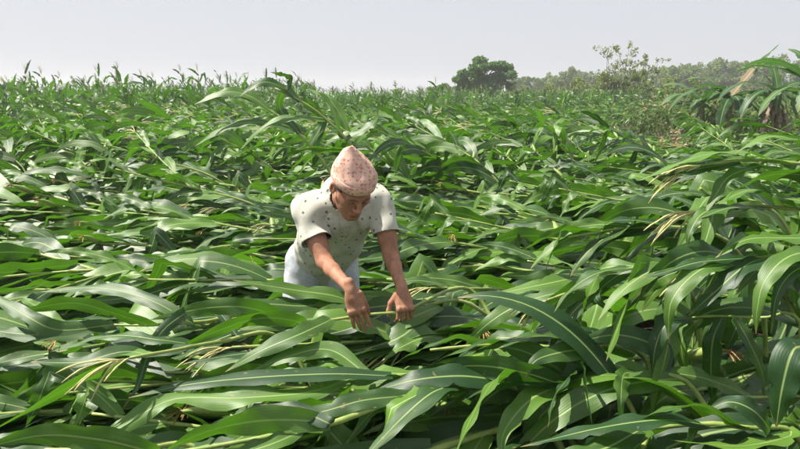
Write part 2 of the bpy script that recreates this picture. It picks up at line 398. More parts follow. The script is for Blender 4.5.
# ---- hand-set plants: stalk and leaves follow what the photograph shows
SPECIAL_POINTS = []
def special(label, stalk, leaves=(), auto=0, tassel=False, tl=.3, seed=1, r0=.013, ground=True, support=.5, name='maize_plant', auto_lo=.3, auto_hi=.95, wind=(-1, 0, 0), check=True, base=None, cob=False, ntas=10, face=.55, lsc=1., ztop=9.):
    rg = np.random.default_rng(seed); C = np.array(stalk, float)
    if ground:
        b = base if base is not None else (C[0][0] + (C[0][0]-C[1][0])*.25, C[0][1]+.05)
        C = np.vstack([[b[0], b[1], 0.0], [b[0]*.7+C[0][0]*.3, b[1]*.7+C[0][1]*.3, C[0][2]*.55], C])
    loc = C[0].copy(); Cd = catmull(C, 26)
    ls = []
    if auto: ls += gen_leaves(Cd, rg, auto, np.array(wind, float), support, .3, lsc*.92, auto_lo, auto_hi, 2.8)
    for L in leaves:
        pts = np.array(L[0], float); W = L[1]; roll = L[2] if len(L) > 2 else 0.; tw = L[3] if len(L) > 3 else 0.; ruf = L[4] if len(L) > 4 else .008
        dist = np.linalg.norm(Cd-pts[0], axis=1); j = int(dist.argmin())
        if .03 < dist[j]:
            mid = (Cd[j]+pts[0])/2 + np.array([0, 0, .02]); pts = np.vstack([Cd[j], mid, pts]) if dist[j] > .25 else np.vstack([Cd[j], pts])
        Cl = catmull(pts, 26); T = nrm(Cl[3]-Cl[0]); view = nrm(CAM-Cl[12])
        nrm0 = nrm(np.array([0, 0, 1.0])*1.0 + view*face); sd = nrm(np.cross(T, nrm0))
        # carry a side vector that keeps the upper face to the sky all along the leaf
        V, f, uv = leaf_strip(Cl, sd, W, rg, 6, tw, roll, ruf)
        ls.append((V, f, uv, Cl, False))
    lv = []
    for k, l in enumerate(ls):
        if check and (hits_man(l[0], .75) or hides_man(l[0]) or (np.linalg.norm(l[0]-CAM, axis=1) < .8).any()): continue
        if k < auto and (in_gap(l[0]) or l[0][:, 2].max() > ztop): continue
        lv.append((l[0]-loc, l[1], l[2], l[3]-loc, l[4]))
    td = nrm(Cd[-1]-Cd[-3])
    d = dict(C=Cd-loc, leaves=lv, tassel=tassel_mb(Cd[-1]-loc, td, rg, ntas, tl) if tassel else None, husk=None, silk=None, rg=rg)
    if cob:
        i = int(len(Cd)*.55); d['husk'], d['silk'] = cob_mb(Cd[i]-loc, nrm(Cd[i+1]-Cd[i]+np.array([0, -.02, .03])), rg)
    root = link(name, None, None, loc); root.empty_display_size = .1
    link('stalk', stalk_mb(Cd-loc, rg, r0).mesh('stalk_s', [M_STALK]), root)
    for V, f, uv, Cl, dry in lv: link('leaf', MB().add(V, f, uv).mesh('leaf_s', [M_DRY if dry else M_LEAF]), root)
    if d['tassel']: link('tassel', d['tassel'].mesh('tassel_s', [M_TASSEL]), root)
    if d['husk']:
        e = link('ear', d['husk'].mesh('husk_s', [M_HUSK]), root); link('silk', d['silk'].mesh('silk_s', [M_SILK]), e)
    tag(root, label, 'maize plant', 'maize plants set apart in the foreground')
    return root
def Ps(*a): return [P(*x) for x in a]
def Qs(*a): return [Q(x[0], x[1], x[2]+.05) for x in a]     # the hand-set plants lie on top of the mat

# right-hand pile of tall leaning plants
special('tall maize plant arching in from the right edge, topmost pale tassel pointing left', Ps((850, 172, 2.25), (800, 164, 2.25), (745, 160, 2.25), (700, 166, 2.25)),
        [(Ps((790, 164, 2.25), (745, 153, 2.25), (700, 156, 2.22), (640, 180, 2.2)), .085, -.5), (Ps((820, 160, 2.25), (790, 138, 2.2), (760, 139, 2.2), (735, 153, 2.2)), .075, -.3),
         (Ps((760, 165, 2.25), (730, 176, 2.2), (715, 196, 2.18), (705, 214, 2.15)), .06), (Ps((740, 162, 2.25), (690, 170, 2.25), (655, 176, 2.25)), .045, .4)], tassel=True, tl=.20, seed=3, base=(1.9, 2.3))
special('maize plant with long yellow tassel lying level beneath the topmost right one', Ps((840, 222, 2.2), (790, 209, 2.2), (745, 206, 2.2), (702, 210, 2.2)),
        [(Ps((800, 210, 2.2), (775, 196, 2.15), (750, 190, 2.15), (715, 204, 2.1)), .095, -.2), (Ps((770, 208, 2.2), (730, 208, 2.15), (700, 218, 2.12)), .07, -.3),
         (Ps((740, 207, 2.2), (705, 212, 2.15), (690, 232, 2.1), (687, 250, 2.1)), .05), (Ps((820, 180, 2.2), (780, 174, 2.15), (745, 184, 2.1), (722, 204, 2.1)), .075, -.3)], tassel=True, tl=.20, seed=4, base=(1.75, 2.25))
special('maize plant bowed from the right with drooping yellow tassel above the dark gap', Ps((860, 262, 2.0), (800, 256, 2.0), (765, 257, 2.0), (715, 266, 2.0)),
        [(Ps((768, 257, 2.0), (745, 266, 1.95), (715, 292, 1.92), (688, 316, 1.9)), .085, -.25), (Ps((830, 250, 2.0), (790, 256, 1.85), (765, 280, 1.8), (757, 310, 1.78), (756, 334, 1.78)), .075, 0),
         (Ps((840, 262, 2.0), (800, 268, 1.85), (778, 292, 1.8), (771, 334, 1.78)), .055), (Ps((820, 240, 2.0), (780, 238, 2.0), (745, 240, 1.98), (715, 258, 1.96)), .09, -.4),
         (Ps((750, 258, 2.0), (700, 262, 1.98), (665, 272, 1.95), (640, 278, 1.95)), .05, -.2), (Ps((735, 262, 2.0), (700, 270, 1.95), (672, 300, 1.9), (668, 340, 1.9)), .075)], tassel=True, tl=.17, seed=5, base=(1.55, 1.9))
special('maize plant hanging its narrow leaves over the dark gap at right', Ps((800, 322, 1.95), (760, 318, 2.05), (715, 316, 2.1), (690, 318, 2.1)),
        [(Ps((722, 318, 2.1), (713, 340, 2.08), (711, 372, 2.08), (713, 406, 2.08)), .07), (Ps((735, 318, 2.1), (748, 340, 2.08), (762, 372, 2.08), (765, 400, 2.08)), .065),
         (Ps((700, 318, 2.1), (682, 340, 2.06), (686, 380, 2.06)), .055), (Ps((690, 318, 2.1), (668, 322, 2.0), (656, 345, 1.98), (652, 375, 1.98)), .075)], tassel=False, seed=6, base=(1.35, 2.0), r0=.010)
special('maize plant at the lower right edge with one broad upright leaf', Ps((812, 420, 1.6), (808, 380, 1.62), (806, 345, 1.65)),
        [(Ps((805, 345, 1.65), (792, 352, 1.6), (782, 388, 1.58), (776, 428, 1.58)), .09, .2), (Ps((806, 360, 1.65), (822, 330, 1.7), (815, 300, 1.75)), .08)], seed=7, base=(1.12, 1.62))
for k_, (bx, by, hz_, lb) in enumerate(((1.95, 2.75, 1.20, 'tall leafy maize plant drooping at right edge behind the upper tassels'), (1.62, 2.2, 1.05, 'leafy maize plant drooping at right edge below the upper tassels'), (2.2, 3.2, 1.12, 'farthest of the tall drooping maize plants at the right edge'), (1.62, 2.5, 1.12, 'leafy maize plant drooping between the two upper yellow tassels'))):
    special(lb, [(bx-.10, by, hz_*.72), (bx-.3, by-.03, hz_*.95), (bx-.62, by-.06, hz_), (bx-.95, by-.10, hz_*.97)], [], auto=13, seed=300+k_, base=(bx, by), support=.3, auto_lo=.38, wind=(-.8, -.3, -.3), face=.9, lsc=.82, ztop=1.38)
# centre right
special('maize plant lying left with a bunched yellow tassel right of the gripping hand', Qs((690, 292, .78), (640, 294, .82), (600, 284, .86), (548, 300, .86)),
        [(Qs((610, 285, .81), (580, 278, .86), (545, 284, .86), (470, 300, .80)), .085, -.2), (Qs((570, 293, .8), (530, 290, .84), (470, 296, .84), (415, 312, .78)), .075, -.2),
         (Qs((560, 296, .8), (556, 310, .78), (528, 335, .74)), .06), (Qs((620, 287, .8), (586, 300, .82), (560, 330, .74), (548, 352, .70)), .08), (Qs((630, 290, .82), (596, 296, .88), (620, 318, .80)), .06)],
        tassel=True, tl=.15, seed=38, base=(1.35, 2.5), auto=6, support=.55)
special('low maize plant with two pale leaves hanging straight down near the bottom', Qs((690, 385, .62), (640, 375, .64), (590, 368, .64), (540, 372, .62)),
        [(Qs((600, 368, .66), (585, 366, .66)) + Ps((586, 385, 1.75), (590, 410, 1.73), (593, 432, 1.72)), .062), (Qs((636, 374, .65), (624, 374, .66)) + Ps((621, 395, 1.75), (622, 430, 1.72)), .06),
         (Qs((560, 370, .64), (525, 352, .70), (492, 345, .72)), .085, .5), (Qs((610, 370, .65), (590, 350, .72), (540, 358, .72), (525, 378, .66)), .08, -.2), (Qs((575, 370, .64), (565, 382, .66), (553, 400, .62), (548, 428, .56)), .05),
         (Qs((660, 380, .63), (660, 350, .72), (620, 335, .76), (575, 342, .74)), .085, -.2)], seed=29, base=(1.2, 1.85), auto=7, support=.42)
special('maize plant sprawled along the bottom right corner with wide pale leaves', Qs((800, 440, .55), (745, 428, .60), (700, 424, .60), (600, 434, .58)),
        [(Qs((700, 424, .62), (660, 420, .66), (600, 428, .64), (520, 447, .58)), .085, -.1), (Qs((735, 427, .62), (705, 407, .70), (660, 410, .68), (625, 432, .62)), .08, -.1), (Qs((770, 432, .6), (755, 412, .68), (730, 402, .70), (705, 412, .66)), .07),
         (Qs((640, 430, .6), (600, 450, .60), (540, 458, .58)), .09), (Qs((790, 436, .58), (740, 446, .62), (670, 440, .62)), .09, .2)], seed=10, base=(1.15, 1.45), auto=6, support=.4)
# centre foreground
special('maize plant lying left below the hands with arched pale yellow-green leaf', Qs((640, 352, .62), (560, 348, .66), (500, 344, .66), (430, 350, .64)),
        [(Qs((450, 348, .66), (400, 346, .70), (362, 356, .70)) + Qs((348, 375, .62), (343, 418, .48)), .07, -.1), (Qs((500, 345, .68), (455, 338, .74), (415, 352, .72), (388, 368, .66)), .085, .35),
         (Qs((540, 347, .68), (500, 340, .74), (460, 350, .72), (428, 366, .66)), .08, -.2), (Qs((560, 345, .68), (520, 324, .78), (450, 330, .76), (352, 348, .66)), .075, -.2), (Qs((590, 348, .68), (545, 336, .74), (505, 343, .74), (470, 352, .70)), .085, .4)], seed=32, base=(1.0, 2.1), auto=7, support=.45)
special('foreground maize plant spreading two broad sunlit leaves towards the viewer', Qs((620, 392, .58), (540, 380, .62), (480, 378, .62), (410, 386, .60)),
        [(Qs((512, 378, .64), (498, 378, .68), (478, 405, .64), (452, 460, .56)), .095, -.1), (Qs((455, 384, .62), (430, 394, .66), (400, 420, .62), (362, 460, .56)), .095, -.1),
         (Qs((500, 380, .63), (460, 376, .66), (415, 380, .66), (372, 392, .60)), .10, .25), (Qs((560, 384, .62), (520, 372, .68), (470, 366, .68), (400, 376, .62)), .09, -.1), (Qs((560, 384, .6), (530, 400, .60), (505, 430, .56), (500, 460, .5)), .09)], seed=13, base=(.9, 1.85), auto=7, support=.42)
special('maize plant with bright yellow-green stalk slanting along the bottom edge', Qs((520, 392, .54), (440, 392, .60), (398, 399, .62), (330, 424, .60), (250, 440, .58), (160, 456, .56)),
        [(Qs((330, 424, .62), (290, 410, .64), (240, 418, .62), (190, 436, .58)), .06, -.1), (Qs((420, 395, .62), (365, 400, .64), (320, 412, .62), (270, 420, .60)), .07, .3), (Qs((300, 432, .60), (260, 448, .6), (190, 466, .58)), .07)], r0=.0155, seed=14, base=(.7, 1.7), auto=5, support=.4)
special('maize plant with one very long level leaf across the left foreground', Qs((520, 372, .55), (450, 374, .58), (392, 376, .62), (340, 380, .60)),
        [(Qs((392, 376, .63), (330, 374, .66), (250, 378, .66), (180, 386, .64), (128, 398, .60)), .088, -.2, 0, .004), (Qs((350, 379, .62), (310, 392, .62), (240, 398, .62), (170, 400, .62), (110, 432, .58), (40, 446, .56)), .085, -.1, .2, .02),
         (Qs((370, 377, .62), (330, 350, .68), (290, 356, .68), (250, 372, .62)), .08)], seed=15, base=(.75, 1.95), auto=6, support=.42)
special('maize plant at lower left with cream tassel and broad drooping pale leaf', Qs((280, 338, .64), (220, 342, .70), (175, 350, .74), (130, 358, .76)),
        [(Qs((120, 360, .66), (92, 374, .68), (60, 392, .66), (-10, 432, .58)), .085, -.1), (Qs((240, 340, .68), (210, 306, .78), (172, 322, .76), (150, 350, .68), (138, 385, .60), (122, 410, .55)), .05, 0, .6),
         (Qs((160, 352, .68), (120, 352, .70), (80, 362, .68), (30, 362, .64)), .06, .3), (Qs((200, 345, .68), (160, 340, .72), (110, 336, .72), (50, 352, .66)), .06, -.2)], tassel=True, tl=.2, seed=16, base=(-.2, 2.2), ntas=7)
special('maize plant with the broadest pale leaf at the left edge', Qs((260, 320, .62), (200, 322, .66), (150, 325, .66), (100, 325, .64)),
        [(Qs((148, 325, .68), (110, 312, .74), (70, 303, .76), (18, 312, .70)), .11, -.2, 0, .006), (Qs((110, 325, .66), (60, 330, .68), (30, 318, .74), (-15, 290, .80)), .08, .2), (Qs((105, 325, .66), (70, 334, .66), (20, 334, .68), (-30, 326, .68)), .085, -.1),
         (Qs((190, 322, .68), (150, 300, .76), (100, 288, .78), (40, 292, .74)), .07, -.1)], seed=17, base=(-.3, 2.4))
special('maize plant in the bottom left corner with a bright green leaf', Qs((200, 452, .5), (130, 452, .56), (80, 450, .58), (20, 450, .58)),
        [(Qs((150, 452, .58), (100, 440, .62), (40, 436, .62), (-30, 452, .58)), .09, .3), (Qs((60, 450, .58), (20, 440, .6), (-40, 450, .58)), .08)], seed=18, base=(-.35, 1.4))
# under the hands, behind the man
special('maize plant whose bright stalk runs under both hands of the man', [Q(470, 290, .72), P(404, 311, 2.455), P(372, 314, 2.41), P(330, 320, 2.37), P(270, 326, 2.32)],
        [(Qs((300, 322, .74), (262, 318, .76), (220, 330, .74), (170, 352, .66)), .07, .2), ([P(330, 320, 2.34)]+Qs((300, 334, .74), (262, 350, .70), (225, 372, .62)), .085), ([Q(290, 322, .74)]+Qs((250, 308, .80), (205, 308, .80), (150, 320, .74)), .075, -.2),
         (Qs((440, 300, .78), (470, 318, .76), (440, 332, .72), (390, 338, .66)), .09, -.1)], seed=19, base=(.6, 2.6), r0=.0125)
special('maize plant with broad pale leaf across the front of the man thighs', [P(470, 304, 2.75), P(420, 306, 2.72), P(360, 306, 2.72), P(300, 304, 2.7)],
        [(Ps((360, 306, 2.72), (335, 296, 2.70), (295, 290, 2.68), (232, 280, 2.62)), .085, -.1), (Ps((330, 304, 2.7), (300, 306, 2.64), (262, 304, 2.58), (215, 310, 2.5)), .09, -.1), (Ps((410, 306, 2.72), (380, 297, 2.74), (345, 297, 2.74), (300, 306, 2.70)), .08, -.1),
         (Ps((420, 306, 2.72), (385, 306, 2.66), (340, 312, 2.62), (290, 318, 2.56)), .10), (Ps((350, 306, 2.7), (325, 316, 2.58), (290, 322, 2.52), (240, 330, 2.45)), .10),
         (Ps((440, 306, 2.72), (420, 314, 2.62), (385, 328, 2.56), (340, 338, 2.5)), .10), (Ps((400, 306, 2.72), (375, 318, 2.58), (345, 330, 2.54), (300, 340, 2.46)), .11),
         (Ps((345, 304, 2.7), (322, 308, 2.66), (290, 320, 2.60), (258, 342, 2.46)), .11), (Ps((380, 306, 2.72), (350, 312, 2.66), (318, 328, 2.58), (290, 346, 2.48)), .11),
         (Ps((410, 306, 2.72), (385, 326, 2.56), (352, 340, 2.52), (300, 350, 2.46)), .13), (Ps((430, 306, 2.72), (405, 334, 2.52), (368, 348, 2.48), (320, 356, 2.42)), .13)], seed=21, base=(.75, 2.8), face=1.0, check=False)
special('maize plant leaning up to the left behind the cap with thick pale stalk', Ps((372, 178, 4.2), (345, 138, 4.2), (312, 108, 4.2), (275, 88, 4.2)),
        [(Ps((300, 102, 4.2), (284, 88, 4.2), (262, 82, 4.15), (240, 96, 4.1)), .085), (Ps((340, 136, 4.2), (334, 112, 4.2), (326, 98, 4.15), (318, 92, 4.1)), .08), (Ps((345, 140, 4.2), (372, 124, 4.2), (378, 112, 4.15), (366, 98, 4.1)), .085),
         (Ps((325, 120, 4.2), (290, 118, 4.15), (262, 128, 4.1), (240, 150, 4.1)), .085), (Ps((355, 150, 4.2), (330, 150, 4.15), (300, 150, 4.1), (270, 165, 4.1)), .085), (Ps((285, 93, 4.2), (290, 78, 4.2), (270, 72, 4.2)), .05)], seed=20, base=(.1, 4.2), r0=.016)

special('half-raised maize plant fanning broad leaves just left of the cap', Ps((330, 172, 4.5), (300, 135, 4.5), (272, 112, 4.5), (240, 96, 4.5)),
        [(Ps((270, 110, 4.5), (250, 96, 4.5), (225, 92, 4.45), (195, 104, 4.4)), .10), (Ps((300, 134, 4.5), (280, 108, 4.5), (285, 90, 4.45), (296, 84, 4.4)), .09), (Ps((290, 128, 4.5), (255, 122, 4.45), (225, 128, 4.4), (195, 146, 4.4)), .10),
         (Ps((315, 150, 4.5), (280, 146, 4.45), (245, 150, 4.4), (215, 168, 4.4)), .10), (Ps((310, 145, 4.5), (322, 122, 4.5), (312, 108, 4.5), (300, 104, 4.5)), .09)], seed=22, base=(-.15, 4.5), r0=.015)
# ---- generic plants
VAR = {}
for kind, cnt in (('lodged', 16), ('leaning', 12), ('standing', 8)):
    VAR[kind] = [plant_meshes(plant_variant(1000*(k+1)+len(kind)*77, kind, 0), '%s%d' % (kind, k)) for k in range(cnt)]
def pick_kind(x, y):
    far = min(1, max(0, (y-4)/16)); left = 1 if x < -.25*y else 0
    r = rng.random()
    pst = max(0, min(.9, (y-14)/22 + .18*left*far))*(.28 if x < -.12*y else .15 if y < 40 else .5); ple = .05 + .6*far
    if x > 1.25 and y < 3.4: ple = .85
    if x > .36*y and 4.5 < y < 20: pst, ple = 0, .05
    return 'standing' if r < pst else 'leaning' if r < pst+ple else 'lodged'
def lean_az(x, y):
    # the storm laid the crop to the left; near the right edge also a little towards the viewer
    base = 180 + 10*math.sin(x*.7+y*.35) + (14 if x > .6 and y < 4 else 0) + (-10 if y > 6 else 0)
    return R(base + rng.normal()*(12 if y < 5 else 22))
def region(x, y, px):
    d = ('nearest row' if y < 1.7 else 'front rows' if y < 2.4 else 'row level with the man' if y < 3.3 else 'first rows behind the man' if y < 4.4 else 'rows well behind the man' if y < 5.8 else 'middle field')
    side = ('near left edge' if px < 90 else 'towards left edge' if px < 190 else 'left of the man' if px < 290 else 'beside the man' if px < 420 else 'right of the man' if px < 520 else 'right of centre' if px < 640 else 'near right edge')
    return d, side
ORD = 'leftmost second third fourth fifth sixth seventh eighth ninth tenth eleventh twelfth thirteenth fourteenth fifteenth sixteenth seventeenth eighteenth nineteenth twentieth'.split()
def ordinal_labels(items, fmt, cat, group=None):
    """items: (object, pixel x, word); fmt takes (word, place) - each gets its rank from the left"""
    items = sorted(items, key=lambda t: t[1])
    for k, (o, px, w) in enumerate(items):
        n = len(items); j = n-1-k
        place_ = '' if n == 1 else ', leftmost' if k == 0 else ', rightmost' if j == 0 else ', %s from left' % ORD[k] if k <= j else ', %s from right' % ORD[j]
        tag(o, fmt % (w, place_), cat, group)
CELLS = {}
cands = []
y = .55
while y < 10.5:
    step = .26 if y < 3.0 else .37 if y < 5 else .40
    hw = y*.70 + 2.0
    x = -hw
    while x < hw + .6:
        xx = x + rng.normal()*.06; yy = y + rng.normal()*.10
        if not (.75 < xx < 1.75 and 2.15 < yy < 3.2 and rng.random() < .3) and math.hypot(xx-HIP[0], (yy-3.05)) > .3: cands.append((xx, yy))
        x += step*1.05
    y += step
cands.sort(key=lambda c: math.hypot(c[0], c[1]))
n_ind = 0; rest = []
STATE = {'lodged': 'flattened', 'leaning': 'half-fallen', 'standing': 'upright'}
for (x, y) in cands:
    kind = pick_kind(x, y)
    if y < 1.5 and x < 1.1 and kind != 'lodged': kind = 'lodged'
    me = VAR[kind][int(rng.integers(len(VAR[kind])))]
    az = lean_az(x, y); sc = rng.uniform(.96, 1.20)
    loc = np.array([x, y, -.015])
    if n_ind >= 283: rest.append((x, y, az, sc, kind)); continue
    c, s = math.cos(az), math.sin(az); Cw = (me['C']*sc)@np.array([[c, -s, 0], [s, c, 0], [0, 0, 1]]).T + loc
    if not in_view(Cw[6:], 25): continue
    r = place(me, loc, az, sc)
    if r is None: continue
    root, Cw = r; tas = 'tasselled ' if any(c.name.startswith('tassel') for c in root.children) else ''; mid = project(Cw[10:14])[:, 0].mean(); d, side = region(x, y, mid)
    CELLS.setdefault((d, side), []).append((root, mid, STATE[kind]+(' tasselled' if tas else '')))
    n_ind += 1

for (d, side), it in CELLS.items():
    ordinal_labels(it, '%s maize plant%s, ' + d + ' ' + side, 'maize plant', 'maize plants, %s %s' % (d, side))
# ---- the rest of the field, one instanced mass of plants too many to count
def low_mesh(seed, kind):
    d = plant_variant(seed, kind, 1); mb = MB()
    for V, f, uv, Cl, dry in d['leaves']: mb.add(V, f, uv, 1 if dry else 0)
    for src, mi in ((stalk_mb(d['C'], d['rg'], .013, 1), 2), (d['tassel'] if kind == 'standing' or seed % 4 == 0 else None, 3), (d['husk'], 4)):
        if src is None: continue
        mb.add(np.concatenate(src.v), src.f, np.concatenate(src.uv), mi)
    return mb.mesh('maize_far_%s%d' % (kind, seed), [M_LEAF, M_DRY, M_STALK, M_TASSEL, M_HUSK])
protos = []; kidx = {}
for kind, cnt in (('lodged', 5), ('leaning', 6), ('standing', 6)):
    kidx[kind] = []
    for k in range(cnt):
        o = bpy.data.objects.new('maize_mass_%s%d' % (kind, k), low_mesh(500+37*k+len(kind), kind)); kidx[kind].append(len(protos)); protos.append(o)
pts = list(rest); y = 10.5
while y < 62:
    step = .45 + .009*(y-10)
    hw = y*.70 + 1.5; x = -hw
    while x < hw+1:
        xx = x+rng.normal()*.1; yy = y+rng.normal()*.12
        if not ((xx > .34*yy+.6 and yy > 16.5 and yy < 32 and rng.random() < .75) or (xx > .44*yy and yy > 11.5 and yy < 19.5 and rng.random() < .5)) : pts.append((xx, yy, lean_az(xx, yy), rng.uniform(1.0, 1.18)*(1 if xx < -.12*yy else .84), pick_kind(xx, yy)))
        x += step
    y += step
pv = np.array([(p[0], p[1], -.015) for p in pts])
me = bpy.data.meshes.new('maize_field'); me.from_pydata(pv.tolist(), [], [])
for nm, ty, vals in (('idx', 'INT', [int(rng.choice(kidx[p[4]])) for p in pts]), ('az', 'FLOAT', [p[2] for p in pts]), ('sc', 'FLOAT', [p[3] for p in pts])):
    a = me.attributes.new(nm, ty, 'POINT'); a.data.foreach_set('value', vals)
field = link('maize_field', me); tag(field, 'dense mass of storm-laid maize filling the field to the trees', 'maize field', kind='stuff')
ng = bpy.data.node_groups.new('maize_scatter', 'GeometryNodeTree')
ng.interface.new_socket('Geometry', in_out='INPUT', socket_type='NodeSocketGeometry'); ng.interface.new_socket('Geometry', in_out='OUTPUT', socket_type='NodeSocketGeometry')
gi = ng.nodes.new('NodeGroupInput'); go = ng.nodes.new('NodeGroupOutput'); jn = ng.nodes.new('GeometryNodeJoinGeometry')
def attr(nm, ty):
    n = ng.nodes.new('GeometryNodeInputNamedAttribute'); n.data_type = ty; n.inputs[0].default_value = nm; return n
ai, aa, asc = attr('idx', 'INT'), attr('az', 'FLOAT'), attr('sc', 'FLOAT')
cx = ng.nodes.new('ShaderNodeCombineXYZ'); ng.links.new(aa.outputs[0], cx.inputs[2])
e2r = ng.nodes.new('FunctionNodeEulerToRotation'); ng.links.new(cx.outputs[0], e2r.inputs[0])
for k, o in enumerate(protos):
    oi = ng.nodes.new('GeometryNodeObjectInfo'); oi.inputs['Object'].default_value = o; oi.inputs['As Instance'].default_value = True
    cp = ng.nodes.new('FunctionNodeCompare'); cp.data_type = 'INT'; cp.operation = 'EQUAL'
    ng.links.new(ai.outputs[0], cp.inputs[2]); cp.inputs[3].default_value = k
    ip = ng.nodes.new('GeometryNodeInstanceOnPoints')
    ng.links.new(gi.outputs[0], ip.inputs['Points']); ng.links.new(cp.outputs[0], ip.inputs['Selection']); ng.links.new(oi.outputs['Geometry'], ip.inputs['Instance'])
    ng.links.new(e2r.outputs[0], ip.inputs['Rotation']); ng.links.new(asc.outputs[0], ip.inputs['Scale']); ng.links.new(ip.outputs[0], jn.inputs[0])
ng.links.new(jn.outputs[0], go.inputs[0])
md = field.modifiers.new('scatter', 'NODES'); md.node_group = ng
print('individual', n_ind, 'mass', len(pts))
# ------------------------------------------------------------------ the man
class Field:
    """signed distance on a (non-uniform) grid, meshed with surface nets"""
    def __init__(s, xs, ys, zs):
        s.ax = [np.asarray(a, np.float32) for a in (xs, ys, zs)]; s.D = np.full([len(a) for a in s.ax], .2, np.float32)
    def _box(s, lo, hi):
        sl = []
        for k in range(3):
            i0 = int(np.searchsorted(s.ax[k], lo[k])); i1 = int(np.searchsorted(s.ax[k], hi[k])); sl.append(slice(max(i0-1, 0), i1+1))
        g = np.meshgrid(*[s.ax[k][sl[k]] for k in range(3)], indexing='ij'); return tuple(sl), np.stack(g, -1)
    def apply(s, fn, lo, hi, k, sub=False, pad=.05):
        sl, Pn = s._box(np.asarray(lo)-pad, np.asarray(hi)+pad)
        d = fn(Pn).astype(np.float32); A = s.D[sl]
        if sub: d = -d; h = np.clip(.5-.5*(A-d)/k, 0, 1); s.D[sl] = A*(1-h)+d*h + k*h*(1-h)
        else: h = np.clip(.5+.5*(A-d)/k, 0, 1); s.D[sl] = A*(1-h)+d*h - k*h*(1-h)
    def cap(s, a, b, r1, r2, k=.02, sub=False):
        a = np.asarray(a, float); b = np.asarray(b, float); ba = b-a; bb = max(ba@ba, 1e-9); rm = max(r1, r2)
        def fn(p):
            q = p-a; h = np.clip((q@ba)/bb, 0, 1); return np.linalg.norm(q-h[..., None]*ba, axis=-1) - (r1+(r2-r1)*h)
        s.apply(fn, np.minimum(a, b)-rm, np.maximum(a, b)+rm, k, sub)
    def ell(s, c, M, r, k=.02, sub=False, fnoise=None):
        """ellipsoid, M columns = local axes"""
        c = np.asarray(c, float); r = np.asarray(r, float); ext = np.sqrt(((M*r)**2).sum(1))
        def fn(p):
            q = (p-c)@M; k0 = np.linalg.norm(q/r, axis=-1); k1 = np.linalg.norm(q/(r*r), axis=-1); return k0*(k0-1)/np.maximum(k1, 1e-6)
        s.apply(fn, c-ext, c+ext, k, sub)
    def trunk(s, a, b, M, ra, rb, k=.04):
        """elliptic cone from a to b; M = (side, front, axis); ra, rb = (half width, half depth)"""
        a = np.asarray(a, float); b = np.asarray(b, float); ln = np.linalg.norm(b-a); rm = max(*ra, *rb)
        def fn(p):
            q = (p-a)@M; h = np.clip(q[..., 2]/ln, 0, 1); w = ra[0]+(rb[0]-ra[0])*h; d = ra[1]+(rb[1]-ra[1])*h
            ov = q[..., 2]-h*ln; m = np.minimum(w, d)
            return (np.sqrt((q[..., 0]/w)**2+(q[..., 1]/d)**2+(ov/m)**2)-1)*m
        s.apply(fn, np.minimum(a, b)-rm, np.maximum(a, b)+rm, k)
    def mesh(s):
        D = s.D; n = D.shape; ins = D < 0
        c = np.zeros([m-1 for m in n], np.uint8); S = lambda A, o: A[o[0]:n[0]-1+o[0], o[1]:n[1]-1+o[1], o[2]:n[2]-1+o[2]]
        corners = [(i, j, k) for i in (0, 1) for j in (0, 1) for k in (0, 1)]
        for o in corners: c += S(ins, o)
        cell = np.argwhere((c > 0) & (c < 8)); idx = np.full(c.shape, -1, np.int32); idx[tuple(cell.T)] = np.arange(len(cell))
        val = {o: D[cell[:, 0]+o[0], cell[:, 1]+o[1], cell[:, 2]+o[2]] for o in corners}
        pos = {o: np.stack([s.ax[k][cell[:, k]+o[k]] for k in range(3)], 1) for o in corners}
        acc = np.zeros((len(cell), 3)); cnt = np.zeros(len(cell))
        for a in corners:
            for k in range(3):
                if a[k]: continue
                b = tuple(1 if j == k else a[j] for j in range(3)); va, vb = val[a], val[b]; m = (va < 0) != (vb < 0)
                t = va[m]/(va[m]-vb[m]); acc[m] += pos[a][m] + (pos[b][m]-pos[a][m])*t[:, None]; cnt[m] += 1
        V = acc/cnt[:, None]; F = []
        for k in range(3):
            u, v = (k+1) % 3, (k+2) % 3; sl0 = [slice(1, m-1) for m in n]; sl0[k] = slice(0, n[k]-1); sl1 = list(sl0); sl1[k] = slice(1, n[k])
            A, B = ins[tuple(sl0)], ins[tuple(sl1)]
            e = np.argwhere(A != B); flip = A[tuple(e.T)]; e = e + [0 if j == k else 1 for j in range(3)]
            q = []
            for du, dv in ((-1, -1), (0, -1), (0, 0), (-1, 0)):
                w = e.copy(); w[:, u] += du; w[:, v] += dv; q.append(idx[w[:, 0], w[:, 1], w[:, 2]])
            q = np.stack(q, 1); q[~flip] = q[~flip][:, ::-1]; F.append(q)
        return V, np.concatenate(F)
def axes(*segs):
    out = []
    for a, b, h in segs: out.append(np.arange(a, b, h))
    return np.concatenate(out)
def np_mesh(name, V, F, mat, smooth_it=2):
    me = bpy.data.meshes.new(name); me.from_pydata(V.tolist(), [], F.tolist()); me.materials.append(mat)
    bm = bmesh.new(); bm.from_mesh(me)
    for _ in range(smooth_it): bmesh.ops.smooth_vert(bm, verts=bm.verts, factor=.4, use_axis_x=True, use_axis_y=True, use_axis_z=True)
    bm.to_mesh(me); bm.free(); me.polygons.foreach_set('use_smooth', [True]*len(me.polygons)); return me

